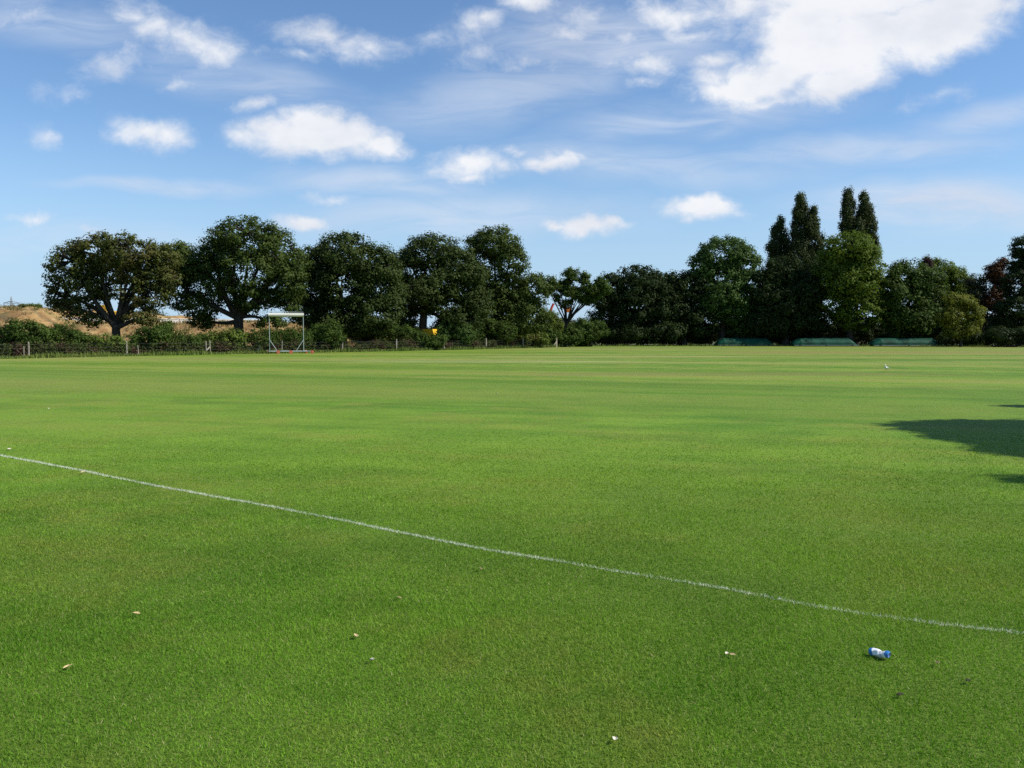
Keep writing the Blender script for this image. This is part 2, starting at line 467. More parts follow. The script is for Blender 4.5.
def blade_mesh(name, x, y, w, h, mat, lean0=0.25, lean1=1.15, z0=0.0):
    n = len(x)
    yaw = rng.uniform(0, 2 * np.pi, n)
    lean = rng.uniform(lean0, lean1, n)
    ld = rng.uniform(0, 2 * np.pi, n)
    dx, dy = np.cos(yaw) * w / 2, np.sin(yaw) * w / 2
    tx = x + np.cos(ld) * np.sin(lean) * h
    ty = y + np.sin(ld) * np.sin(lean) * h
    tz = z0 + np.cos(lean) * h
    v = np.empty((n, 3, 3), np.float32)
    v[:, 0] = np.stack([x - dx, y - dy, np.full(n, z0) if np.isscalar(z0) else z0], 1)
    v[:, 1] = np.stack([x + dx, y + dy, np.full(n, z0) if np.isscalar(z0) else z0], 1)
    v[:, 2] = np.stack([tx, ty, tz], 1)
    return np_mesh(name, v.reshape(-1, 3), np.arange(3 * n), np.arange(0, 3 * n, 3), mat)


X, Yb, Wb, Hb = [], [], [], []
for d0, d1 in ((0.2, 1.6), (1.6, 3), (3, 4), (4, 5), (5, 6.5), (6.5, 8), (8, 10), (10, 13), (13, 17)):
    dm = (d0 + d1) / 2
    sc = max(1.0, dm / 4.5)
    dens = 20000 / sc ** 1.65
    if d1 <= 3: dens *= 0.5
    hw = 0.64 * d1 + 4.6
    n = int(dens * 2 * hw * (d1 - d0))
    x = rng.uniform(-hw, hw, n); yv = rng.uniform(d0, d1, n)
    keep = rng.uniform(0, 1, n) < np.clip((0.63 * yv + 4.4 - np.abs(x)) / 1.8, 0, 1)
    keep &= rng.uniform(0, 1, n) < np.clip((15 - yv) / 10.5, 0, 1) ** 1.1
    x, yv = x[keep], yv[keep]
    n = len(x)
    pt = patchy(x, yv)
    X.append(x); Yb.append(yv)
    Wb.append(rng.uniform(0.0024, 0.0046, n) * sc ** 0.8)
    Hb.append(np.clip(rng.normal(0.0185, 0.005, n) + 0.004 * pt, 0.007, 0.036) * (1.05 - 0.05 * sc))
x, yv, wv, hv = map(np.concatenate, (X, Yb, Wb, Hb))
print('blades', len(x))
go = link(bpy.data.objects.new('grass', blade_mesh('grass', x, yv, wv, hv, BLADE)))
tag(go, 'short mown green grass in the near part of the field', 'grass', kind='stuff')

# ------------------------------------------------------------------ BOUNDARY LINE
lp = [(-160, 426), (-60, 444), (0, 454.5), (84, 470.5), (147, 483), (225, 497.5), (320, 515), (400, 531), (480, 547), (560, 560.5), (660, 577), (740, 590), (820, 605), (900, 617), (1020, 631), (1120, 643)]
pts = [gnd(a, b, 0.012) for a, b in lp]


def catmull(P, k=10):
    out = []
    for i in range(len(P) - 1):
        p0, p1, p2, p3 = P[max(i - 1, 0)], P[i], P[i + 1], P[min(i + 2, len(P) - 1)]
        for j in range(k):
            u = j / k
            out.append(0.5 * ((2 * p1) + (-p0 + p2) * u + (2 * p0 - 5 * p1 + 4 * p2 - p3) * u * u + (-p0 + 3 * p1 - 3 * p2 + p3) * u ** 3))
    out.append(P[-1])
    return out


cl = catmull(pts)
lm, t = new_mat('line_paint')
P = t.n('ShaderNodeNewGeometry').outputs['Position']
p = t.n('ShaderNodeBsdfPrincipled', ins={'Base Color': t.mix(t.mr(t.noise(P, 30, 4), 0.3, 0.7), (0.50, 0.56, 0.38), (0.80, 0.81, 0.70)), 'Roughness': 0.85, 'Specular IOR Level': 0.1})
tr = t.n('ShaderNodeBsdfTranslucent', ins={'Color': (0.74, 0.77, 0.58, 1)})
mx = t.n('ShaderNodeMixShader', ins={0: 0.4, 1: p, 2: tr})
o = t.n('ShaderNodeOutputMaterial'); t.set(o, 0, mx)
# painted blades only: the marking is whatever grass the machine coated
xs_, ys_, acc = [], [], []
for a, b in zip(cl[:-1], cl[1:]):
    L = (b - a).length
    dirv = (b - a).normalized(); nrm = Vector((-dirv.y, dirv.x, 0))
    dist = a.y
    wear = 0.5 + 0.55 * math.sin(a.x * 1.3 + 1.0) * math.sin(a.x * 3.7 + 2) + 0.15 * math.sin(a.x * 11)
    dens = 13500 * min(1.0, max(0.35, 0.45 + wear * 0.6)) * (1.0 if dist > 5.6 else 0.6)
    n = int(L * 0.085 * dens)
    u = rng.uniform(0, L, n); k = rng.normal(0, 0.0120, n)
    k += 0.006 * math.sin(a.x * 2.1) + 0.004 * math.sin(a.x * 7.0)
    xs_.append(a.x + dirv.x * u + nrm.x * k); ys_.append(a.y + dirv.y * u + nrm.y * k)
xl, yl = np.concatenate(xs_), np.concatenate(ys_)
scl = np.maximum(1, yl / 6.0)
ml = blade_mesh('boundary_line', xl, yl, rng.uniform(0.0028, 0.0052, len(xl)) * scl ** .6, rng.uniform(0.014, 0.028, len(xl)) * scl ** .2, lm, 0.5, 1.25)
lo = link(bpy.data.objects.new('boundary_line', ml))
tag(lo, 'thin white painted boundary line crossing the near grass diagonally', 'boundary line', kind='structure')

# ------------------------------------------------------------------ FOLIAGE AND TREES
def unit(n):
    v = rng.normal(size=(n, 3))
    return v / np.linalg.norm(v, axis=1, keepdims=True)


def cards(c, nrm, size, aspect=0.62):
    """kite-shaped leaf sprays at points c facing about nrm"""
    n = len(c)
    a = np.cross(nrm, unit(n)); a /= np.linalg.norm(a, axis=1, keepdims=True) + 1e-9
    b = np.cross(nrm, a)
    s = size[:, None]
    fold = nrm * s * rng.uniform(-0.18, 0.18, (n, 1))
    v = np.empty((n, 4, 3), np.float32)
    v[:, 0] = c + a * s * .5
    v[:, 1] = c + b * s * .5 * aspect + fold - a * s * .08
    v[:, 2] = c - a * s * .5
    v[:, 3] = c - b * s * .5 * aspect + fold - a * s * .08
    return v.reshape(-1, 3)


def foliage_mesh(name, lobes, mat, leaf=0.32, clump=0.85, fill=1.0, per=46, upbias=0.5, flat=0.7, hollow=0.5, origin=(0, 0, 0)):
    """lobes: (centre Vector, (rx,ry,rz)).  returns mesh and clump centres"""
    leaf, per = leaf * .82, per * 1.4
    V, CL = [], []
    for (c, r) in lobes:
        r = np.array(r)
        area = 4 * np.pi * ((r[0] * r[1]) ** 1.6 / 3 + (r[0] * r[2]) ** 1.6 / 3 + (r[1] * r[2]) ** 1.6 / 3) ** (1 / 1.6)
        n = max(3, int(fill * area / (clump ** 2 * 1.05)))
        u = unit(n)
        rad = rng.uniform(hollow, 1.0, (n, 1)) ** 0.7
        cc_ = np.array(c) + u * r * rad * (1 - 0.16 * clump / max(r.mean(), clump))
        CL.append(cc_)
        rc = clump * rng.uniform(0.55, 1.25, n)
        for i in range(n):
            m = max(6, int(per * (rc[i] / clump) ** 2 * rng.uniform(.7, 1.2)))
            q = unit(m)
            rr = rng.uniform(0.1, 1.0, (m, 1)) ** 0.75
            off = q * rr * rc[i] * np.array([1, 1, flat])
            nr = q * 1.1 + u[i] * 0.55 + np.array([0, 0, upbias]) + rng.normal(size=(m, 3)) * 0.30
            nr /= np.linalg.norm(nr, axis=1, keepdims=True)
            V.append(cards(cc_[i] + off, nr, leaf * rng.uniform(.6, 1.35, m)))
    v = np.concatenate(V) - np.array(origin, np.float32)
    n = len(v) // 4
    me = np_mesh(name, v, np.arange(4 * n), np.arange(0, 4 * n, 4), mat)
    return me, np.concatenate(CL)


def bend(a, b, k=0.15, n=5, sag=0.0):
    a, b = Vector(a), Vector(b)
    L = (b - a).length
    o1 = Vector(rng.normal(size=3)) * L * k * .5
    m = (a + b) / 2 + o1 + Vector((0, 0, sag * L))
    return [a * (1 - u) ** 2 + m * 2 * u * (1 - u) + b * u * u for u in (i / n for i in range(n + 1))]


def wood_mesh(name, base, fork, r0, lobes, clumps, mat, twig=0.4, limb_r=0.45, parent=None, extra=(), lean=0.0):
    mb = MB()
    base, fork = Vector(base), Vector(fork)
    tp = bend(base, fork, 0.06, 5)
    rr = [r0 * (1.45 if i == 0 else 1.1 if i == 1 else 1.0 - 0.07 * i) for i in range(len(tp))]
    mb.tube([base - Vector((0, 0, 0.15))] + tp, [r0 * 1.7] + rr, 9)
    limbs = []
    for (c, r) in lobes:
        c = Vector(c)
        st = fork - (fork - base) * rng.uniform(0.0, 0.22)
        q = bend(st, c + Vector((0, 0, r[2] * 0.25)), 0.16, 7, sag=0.05)
        lr = r0 * limb_r * rng.uniform(.8, 1.15)
        mb.tube(q, [lr * (1 - 0.11 * i) for i in range(len(q))], 6)
        limbs.append((q, lr))
    pts_ = [(p, lr * (1 - 0.11 * i)) for q, lr in limbs for i, p in enumerate(q) if i >= 2]
    for cc_ in clumps:
        if rng.uniform() > twig:
            continue
        cv = Vector(cc_)
        p, r = min(pts_, key=lambda z: (z[0] - cv).length)
        if (cv - p).length < 0.3:
            continue
        mb.tube(bend(p, cv, 0.25, 3), [min(r * .6, .09), .06, .045, .02], 4)
    for q, r in extra:
        mb.tube(q, r, 6)
    return mb


def bark_mat(name, a, b):
    m, t = new_mat(name)
    tc = t.n('ShaderNodeTexCoord').outputs['Object']
    nz = t.noise(t.mapping(tc, scale=(3, 3, .6)), 2.5, 6, .65)
    p = t.n('ShaderNodeBsdfPrincipled', ins={'Base Color': t.mix(t.mr(nz, .3, .7), a, b), 'Roughness': .9, 'Specular IOR Level': .15})
    t.set(p, 'Normal', t.n('ShaderNodeBump', ins={'Strength': .7, 'Distance': .05, 'Height': nz}).outputs[0])
    t.set(t.n('ShaderNodeOutputMaterial'), 0, p)
    return m


BARK = bark_mat('bark', (0.022, 0.019, 0.015), (0.065, 0.056, 0.042))
BARK_OAK = bark_mat('oak_bark', (0.012, 0.011, 0.009), (0.036, 0.032, 0.026))
L_BROWN = leaf_mat('leaf_olive', (0.034, 0.046, 0.010), (0.104, 0.116, 0.028), third=(0.088, 0.082, 0.025))
L_DARK = leaf_mat('leaf_dark', (0.026, 0.044, 0.009), (0.084, 0.116, 0.026))
L_DUSK = leaf_mat('leaf_dusk', (0.021, 0.036, 0.009), (0.066, 0.090, 0.023))
L_DEEP = leaf_mat('leaf_deep', (0.012, 0.022, 0.007), (0.036, 0.056, 0.015))
L_MID = leaf_mat('leaf_mid', (0.028, 0.056, 0.012), (0.085, 0.140, 0.034))
L_BRIGHT = leaf_mat('leaf_bright', (0.038, 0.066, 0.008), (0.135, 0.190, 0.026), trans=0.35)
L_YELLOW = leaf_mat('leaf_yellow', (0.060, 0.078, 0.010), (0.190, 0.202, 0.034), trans=0.38)
L_COPPER = leaf_mat('leaf_copper', (0.042, 0.022, 0.010), (0.110, 0.052, 0.024))
L_PURPLE = leaf_mat('leaf_purple', (0.020, 0.010, 0.012), (0.050, 0.024, 0.026))
L_GREY = leaf_mat('leaf_grey', (0.030, 0.036, 0.016), (0.080, 0.085, 0.040))
L_POPLAR = leaf_mat('leaf_poplar', (0.022, 0.034, 0.010), (0.076, 0.096, 0.030))
L_HEDGE = leaf_mat('leaf_hedge', (0.024, 0.044, 0.008), (0.078, 0.122, 0.022), clump=0.9)
L_SCRUB = leaf_mat('leaf_scrub', (0.040, 0.066, 0.010), (0.130, 0.175, 0.032), clump=0.8, third=(0.12, 0.12, 0.035))
L_BRAMBLE = leaf_mat('leaf_bramble', (0.024, 0.034, 0.010), (0.072, 0.088, 0.024), clump=1.1, third=(0.075, 0.045, 0.028))


def lobes_px(L, Y, zmin=0.3, deep=0.85, jit=0.25):
    """picture ellipses -> lobes with depth at distance Y"""
    s = FPX / Y
    res = []
    for l in L:
        px, py, rx, ry = l[:4]
        dy = l[4] if len(l) > 4 else rng.uniform(-jit, jit) * rx / s * 1.5
        c = at(px, py, Y + dy)
        r = (rx / s, max(0.6, rx / s * deep), ry / s)
        if c.z - r[2] < zmin:
            z1 = c.z + r[2]
            z0 = max(zmin, 0.1)
            c.z = (z1 + z0) / 2; r = (r[0], r[1], max(0.25, (z1 - z0) / 2))
        res.append((c, r))
    return res


def tree(name, label, L, Y, trunk_px, leaf_m, group=None, r0=0.4, fork=0.36, cat='tree', twig=0.35, limb_r=0.45, bark=None, **kw):
    lobes = lobes_px(L, Y)
    base = Vector((at(trunk_px, 335, Y).x, Y, 0))
    top = max(c.z + r[2] for c, r in lobes)
    cx = sum(c.x for c, r in lobes) / len(lobes)
    fk = Vector((base.x + (cx - base.x) * 0.25, Y, top * fork))
    root = tag(empty(name, base), label, cat, group)
    me, clumps = foliage_mesh('crown', lobes, leaf_m, origin=base, **kw)
    link(bpy.data.objects.new('crown', me), root)
    b0 = base
    rel = [(c - b0, r) for c, r in lobes]
    mb = wood_mesh('trunk', Vector((0, 0, 0)), fk - b0, r0, rel, clumps - np.array(b0), bark or BARK, twig, limb_r)
    mb.build('trunk', bark or BARK, root, smooth=True)
    return root


GL = 'trees in a row behind the left fence'
GR = 'trees closing the far right side of the field'
# --- left row
tree('broadleaf_tree', 'olive brown open-crowned tree by the earth bank, leftmost of the row',
     [(72, 268, 26, 26), (58, 296, 17, 17), (98, 252, 30, 20), (128, 252, 30, 20), (150, 268, 20, 26), (120, 280, 34, 26), (88, 284, 26, 24), (148, 296, 20, 18), (70, 308, 16, 10), (92, 318, 20, 9), (142, 318, 20, 6), (162, 258, 20, 18), (164, 280, 16, 20)],
     72, 116, L_BROWN, GL, r0=0.44, fork=0.27, leaf=0.25, clump=0.62, fill=0.74, per=36, twig=.6, limb_r=.5)
tree('broadleaf_tree', 'tallest spreading dark green tree with rounded top, behind the white-topped frame',
     [(245, 238, 38, 23), (218, 252, 26, 18), (272, 250, 26, 24), (190, 262, 27, 22), (175, 285, 18, 24), (210, 280, 32, 24), (248, 272, 36, 28), (282, 275, 22, 24), (200, 304, 26, 16), (288, 300, 17, 14), (255, 300, 26, 14), (205, 322, 16, 8), (270, 322, 18, 7), (180, 256, 20, 16), (294, 262, 16, 16), (292, 284, 18, 18)],
     80, 238, L_DARK, GL, r0=0.6, fork=0.28, leaf=0.27, clump=0.74, fill=.88, per=42, twig=.5)
tree('broadleaf_tree', 'dense round dark tree right of the white-topped frame',
     [(345, 254, 34, 24), (322, 266, 24, 24), (372, 264, 24, 24), (310, 290, 24, 22), (342, 284, 34, 26), (378, 288, 24, 26), (308, 315, 22, 13), (340, 312, 32, 18), (378, 314, 24, 20), (310, 262, 18, 16), (388, 268, 16, 20), (300, 290, 16, 18), (330, 326, 26, 10), (362, 326, 26, 10), (392, 300, 16, 20)],
     88, 342, L_DUSK, GL, r0=0.5, fork=0.30, leaf=0.30, clump=0.85, fill=1.05, per=46)
tree('broadleaf_tree', 'broad dark tree with gaps in its middle, behind the yellow dumper',
     [(432, 253, 34, 20), (408, 266, 20, 20), (456, 264, 24, 22), (412, 296, 22, 20), (440, 285, 28, 18), (466, 292, 22, 26), (404, 318, 18, 12), (462, 318, 24, 16), (440, 310, 18, 12), (398, 276, 16, 20), (472, 276, 18, 20), (478, 304, 18, 18), (424, 292, 30, 20), (455, 326, 26, 10), (404, 326, 14, 9)],
     96, 421, L_DUSK, GL, r0=0.55, fork=0.42, leaf=0.32, clump=0.85, fill=1.0, per=44, twig=.5)
tree('broadleaf_tree', 'tall narrow-topped dark tree sloping down on its right side',
     [(494, 245, 28, 19), (480, 264, 18, 20), (510, 262, 20, 20), (488, 292, 20, 20), (512, 290, 20, 18), (533, 292, 20, 20), (498, 316, 26, 18), (528, 316, 22, 20), (545, 284, 12, 12), (474, 300, 18, 24), (510, 306, 26, 22), (500, 328, 30, 10)],
     104, 494, L_DARK, GL, r0=0.5, fork=0.36, leaf=0.33, clump=0.88, fill=1.0, per=46)
# --- half-bare oak
tree('oak_tree', 'half-bare stag-headed oak with open limbs, standing alone in the gap',
     [(571, 275, 10, 9), (584, 279, 8, 8), (560, 286, 8, 7), (592, 290, 10, 9), (576, 290, 8, 6), (556, 297, 6, 5), (566, 303, 8, 6), (583, 300, 7, 5), (600, 284, 9, 8), (548, 290, 8, 6), (590, 300, 9, 6), (566, 284, 7, 6), (578, 296, 9, 5), (606, 290, 7, 6), (568, 292, 10, 6), (586, 290, 8, 5), (554, 284, 5, 5), (596, 295, 8, 5)],
     115, 564, L_HEDGE, None, r0=0.30, fork=0.33, leaf=0.28, clump=0.5, fill=1.15, per=20, twig=.95, limb_r=.36, bark=BARK_OAK, hollow=.2)
# --- right side
tree('broadleaf_tree', 'wide dark tree nearest the half-bare oak on its right',
     [(640, 285, 30, 22), (612, 292, 18, 20), (662, 292, 22, 22), (604, 316, 16, 18), (634, 312, 26, 24), (664, 316, 22, 22), (602, 300, 14, 12), (645, 300, 40, 26), (625, 330, 30, 12), (665, 332, 28, 10)],
     127, 640, L_DEEP, GR, r0=0.45, fork=0.36, leaf=0.43, clump=0.95, fill=1.08, per=32)
tree('broadleaf_tree', 'low dark tree tucked left of the rounded ash green tree',
     [(682, 286, 20, 15), (694, 304, 20, 18), (674, 310, 18, 18), (700, 322, 22, 16), (686, 330, 26, 12), (690, 290, 18, 18)],
     127, 684, L_DEEP, GR, r0=0.4, fork=0.36, leaf=0.43, clump=0.95, fill=1.05, per=32)
tree('ash_tree', 'rounded mid green tree standing above the leftmost green cover',
     [(724, 255, 30, 20), (703, 268, 16, 18), (742, 266, 20, 20), (722, 282, 28, 20), (746, 290, 18, 20), (712, 304, 24, 16), (738, 312, 22, 16), (726, 300, 28, 22), (745, 326, 24, 12)],
     127, 722, L_MID, GR, r0=0.45, fork=0.36, leaf=0.43, clump=0.95, fill=1.02, per=32)
tree('broadleaf_tree', 'dark olive tree in front of the poplars, left of the bright green one',
     [(784, 276, 26, 22), (764, 292, 20, 22), (806, 292, 22, 24), (782, 306, 30, 24), (768, 324, 24, 14), (808, 320, 24, 18), (788, 320, 30, 18), (790, 290, 30, 20)],
     124.5, 785, L_DEEP, GR, r0=0.45, fork=0.36, leaf=0.43, clump=0.95, fill=1.1, per=32)
GP = 'poplars rising above the far trees'
PW = dict(leaf=0.36, clump=0.66, fill=1.2, per=36, flat=1.4, upbias=0.2, limb_r=.25, cat='tree')
tree('poplar_tree', 'short dark poplar, leftmost and lowest of the poplars',
     [(780, 223, 4.5, 7), (779, 234, 8, 12), (774, 248, 8, 12), (784, 250, 9, 16), (779, 268, 12, 18), (780, 296, 13, 24)], 150, 780, L_POPLAR, GP, r0=0.3, fork=0.5, **PW)
tree('poplar_tree', 'tall broad poplar with a notched tip, middle of the poplars',
     [(800, 199, 4.5, 7), (801, 212, 8, 12), (813, 214, 4.5, 9), (812, 227, 8, 13), (801, 230, 11, 18), (813, 244, 11, 18), (799, 254, 12, 20), (813, 266, 13, 20), (805, 292, 16, 26)], 148, 805, L_POPLAR, GP, r0=0.35, fork=0.55, **PW)
tree('poplar_tree', 'forked twin-topped poplar above the bright green tree',
     [(848, 195, 4.5, 7), (848, 208, 7.5, 12), (864, 198, 4.5, 8), (865, 212, 8.5, 14), (848, 225, 9, 15), (869, 230, 9, 16), (857, 228, 8, 12), (868, 248, 11, 18), (857, 252, 15, 20), (858, 280, 16, 24)], 148, 857, L_POPLAR, GP, r0=0.35, fork=0.55, **PW)
tree('broadleaf_tree', 'bright sunlit green tree below the forked poplar',
     [(848, 250, 28, 18), (832, 266, 20, 20), (864, 264, 22, 22), (850, 280, 32, 24), (872, 290, 16, 22), (834, 302, 20, 22), (860, 312, 26, 20)],
     123.5, 850, L_BRIGHT, GR, r0=0.45, fork=0.34, leaf=0.43, clump=0.95, fill=1.06, per=32)
tree('broadleaf_tree', 'dull green tree behind the rightmost green cover',
     [(908, 278, 24, 20), (892, 290, 16, 22), (924, 284, 22, 20), (906, 304, 26, 22), (930, 306, 20, 22), (898, 322, 20, 16), (912, 320, 28, 16), (884, 308, 12, 20)],
     123, 908, L_HEDGE, GR, r0=0.42, fork=0.34, leaf=0.43, clump=0.95, fill=1.06, per=32)
tree('broadleaf_tree', 'light green tree top standing behind the dull green one',
     [(938, 272, 20, 14), (954, 282, 18, 16), (930, 264, 8, 8), (966, 296, 14, 18), (944, 300, 24, 20)],
     140, 944, L_BRIGHT, GR, r0=0.4, fork=0.4, leaf=0.38, clump=0.95, fill=1.05, per=44)
tree('plum_tree', 'slim purple-leaved tree top between two green crowns',
     [(925, 268, 6, 12), (927, 284, 8, 14), (926, 302, 9, 14)], 133, 926, L_PURPLE, None, r0=0.2, fork=0.4, leaf=0.36, clump=0.7, fill=1.2, per=36, flat=1.2)
tree('small_tree', 'small yellow-green tree low in front of the right-hand trees',
     [(962, 303, 13, 9), (972, 314, 11, 9), (950, 317, 13, 11), (966, 328, 14, 9), (953, 300, 9, 7), (978, 322, 7, 5), (955, 331, 11, 8)], 114, 961, L_YELLOW, None, r0=0.16, fork=0.3, leaf=0.32, clump=0.7, fill=1.15, per=44)
tree('broadleaf_tree', 'grey-green thin tree between the yellow-green one and the pine',
     [(978, 284, 12, 12), (976, 302, 14, 18), (990, 308, 14, 20), (984, 326, 20, 14)],
     130, 986, L_GREY, GR, r0=0.32, fork=0.4, leaf=0.34, clump=0.9, fill=.95, per=40)
tree('copper_beech', 'copper red tree top showing beside the dark pine',
     [(995, 272, 11, 10), (1001, 284, 12, 12), (996, 300, 11, 14), (1003, 264, 7, 6)], 128, 1000, L_COPPER, None, r0=0.35, fork=0.4, leaf=0.36, clump=0.85, fill=1.05, per=44)
tree('pine_tree', 'tall dark pine at the right edge of the field',
     [(1029, 247, 18, 13), (1023, 262, 16, 14), (1043, 258, 22, 20), (1021, 284, 20, 20), (1049, 288, 26, 26), (1019, 312, 26, 20), (1051, 320, 30, 20), (1007, 326, 18, 14)],
     122, 1028, L_DEEP, GR, r0=0.42, fork=0.4, leaf=0.34, clump=0.85, fill=1.1, per=48, flat=.55)
# trees further along, just outside the frame on both sides
tree('broadleaf_tree', 'dark tree continuing the row past the right edge pine',
     [(1090, 270, 34, 28), (1080, 300, 34, 30), (1116, 296, 34, 32)], 127, 1092, L_DEEP, GR, r0=0.42, leaf=0.4, clump=1.1, fill=1.0, per=36)

# --- shadow-casting tree on the near right, outside the frame
lob = [((16.2, 13.6, 7.0), (2.0, 1.05, 1.7)), ((15.2, 11.9, 6.5), (1.8, .95, 1.4)), ((14.0, 10.5, 5.8), (1.6, .7, 1.2)), ((14.05, 7.95, 7.0), (1.4, .4, .85)), ((14.9, 7.85, 6.3), (1.5, .6, .95)), ((13.6, 9.9, 5.5), (1.1, .3, .7)),
       ((19.3, 17.8, 7.0), (1.2, .25, .7)), ((20.2, 16.4, 6.8), (1.3, .35, .9)), ((18.2, 13.2, 7.6), (2.0, 1.6, 1.6)), ((17.6, 11.6, 6.6), (1.9, 1.4, 1.5)), ((18.9, 14.6, 6.2), (2.0, 1.3, 1.5)),
       ((19.6, 12.4, 5.8), (1.9, 1.7, 1.5)), ((17.2, 9.8, 5.8), (1.6, 1.0, 1.1)), ((15.4, 12.9, 6.6), (1.9, 1.0, 1.4)), ((14.7, 11.3, 6.0), (1.6, .8, 1.2)), ((16.2, 11.2, 5.8), (1.7, .9, 1.2)), ((14.2, 9.9, 5.4), (1.1, .45, .8)), ((16.9, 12.8, 5.4), (1.5, 1.3, 1.0))]
lob = [(Vector(c) + Vector((.12, 0, 0)), r) for c, r in lob]
base = Vector((17.9, 12.3, 0))
root = tag(empty('lime_tree', base), 'leafy tree beside the field on the right whose shadow falls across the grass', 'tree')
me, clumps = foliage_mesh('crown', lob, L_MID, leaf=0.2, clump=0.37, fill=1.5, per=44, origin=base)
link(bpy.data.objects.new('crown', me), root)
wood_mesh('trunk', Vector((0, 0, 0)), Vector((0.1, 0, 3.6)), 0.26, [(c - base, r) for c, r in lob], clumps - np.array(base), BARK, .5, .4).build('trunk', BARK, root, smooth=True)


# ------------------------------------------------------------------ BUSHES
def bush(name, label, L, Y, m, group=None, cat='bush', **kw):
    if group == GB:
        L = [(a, b - 2.5, c_ * 1.1, d + 2.5) for a, b, c_, d in L]
    lobes = lobes_px(L, Y, zmin=0.05)
    c0 = lobes[0][0]
    base = Vector((c0.x, c0.y, 0))
    kw = {**dict(leaf=0.2, clump=0.5, fill=1.1, per=40, hollow=.35, upbias=.45), **kw}
    me, clumps = foliage_mesh('leaves', lobes, m, origin=base, **kw)
    root = tag(empty(name, base), label, cat, group)
    link(bpy.data.objects.new('leaves', me), root)
    mb = MB()
    for q in clumps[rng.uniform(size=len(clumps)) < .4]:
        q = Vector(q) - base
        mb.tube(bend((q.x * .4, q.y * .4, -.05), q, .15, 3), [.035, .03, .02, .01], 4)
    if not mb.v:
        mb.tube([(0, 0, -.05), (0, 0, .5)], [.03, .015], 5)
    mb.build('stem', BARK, root)
    return root


GB = 'bushes behind the left wire fence'
bush('hedge_bush', 'big rounded dark bush in front of the bare earth bank', [(24, 334, 20, 12), (8, 342, 14, 12), (40, 340, 16, 12), (26, 346, 24, 10)], 63, L_HEDGE, GB)
bush('hedge_bush', 'low dark bush between the earth bank and the leftmost tree', [(62, 340, 16, 12), (78, 344, 14, 11), (50, 345, 12, 10)], 65, L_HEDGE, GB)
bush('hedge_bush', 'light green sprawling bush under the leftmost tree', [(104, 346, 16, 8), (90, 348, 14, 8), (118, 348, 10, 7)], 65.5, L_SCRUB, GB)
bush('hedge_bush', 'dark clump right beside the post under the leftmost tree', [(146, 342, 12, 12), (158, 340, 12, 13), (136, 348, 10, 8)], 68, L_HEDGE, GB)
bush('hedge_bush', 'spiky dark bush with a taller shoot, left of the leaning stake', [(166, 332, 6, 10), (172, 342, 14, 12), (188, 346, 14, 9)], 70, L_HEDGE, GB, flat=1.1)
bush('hedge_bush', 'low even bush behind the leaning stake', [(214, 344, 18, 9), (232, 343, 16, 10), (200, 347, 12, 7)], 73, L_SCRUB, GB)
bush('hedge_bush', 'leafy green bush seen through the white-topped frame', [(262, 342, 16, 10), (282, 342, 16, 10), (298, 344, 14, 9)], 78, L_HEDGE, GB)
bush('hedge_bush', 'dark bush just right of the white-topped frame', [(318, 340, 14, 12), (332, 338, 14, 13), (308, 345, 12, 8)], 80, L_HEDGE, GB)
bush('hedge_bush', 'pale green bush under the dense round tree', [(368, 328, 14, 10), (356, 338, 14, 10), (380, 338, 12, 9)], 97, L_SCRUB, GB)
bush('hedge_bush', 'broad bush left of the yellow dumper', [(394, 336, 16, 10), (408, 338, 12, 9)], 92, L_HEDGE, GB)
bush('hedge_bush', 'bright rounded bush just right of the yellow dumper', [(452, 331, 12, 11), (442, 338, 10, 8), (464, 337, 13, 10)], 95, L_MID, GB)
bush('hedge_bush', 'dark bush under the tall narrow-topped tree', [(490, 332, 12, 11), (504, 334, 12, 11), (478, 340, 10, 7)], 101, L_HEDGE, GB)
bush('hedge_bush', 'pale thicket left of the half-bare oak', [(548, 324, 14, 10), (536, 332, 12, 12), (552, 336, 12, 10)], 118.5, L_SCRUB, GB, leaf=.26, clump=.65)
bush('hedge_bush', 'pale thicket right of the half-bare oak', [(582, 331, 14, 8), (596, 333, 12, 9), (580, 339, 16, 8)], 118, L_HEDGE, GB, leaf=.26, clump=.65)
bush('hedge_bush', 'dark bush at the foot of the half-bare oak', [(548, 338, 10, 9), (572, 340, 10, 8), (560, 342, 10, 6)], 113.5, L_HEDGE, GB, leaf=.26)
bush('hedge_bush', 'low hedge bush left of the pale broken post', [(522, 342, 16, 6), (538, 342, 12, 6)], 107, L_SCRUB, GB, leaf=.24)
bush('weed_clump', 'green weeds growing on top of the bare earth bank', [(28, 306, 8, 3), (40, 307, 7, 4)], 100, L_SCRUB, None, 'weeds', leaf=.22, clump=.45) if False else None
bush('hedge_bush', 'low bush in front of the yellow dumper', [(420, 342, 9, 7), (438, 343, 9, 6), (430, 346, 12, 6)], 89.6, L_HEDGE, GB)
GU = 'dark shrubs under the right-hand trees'
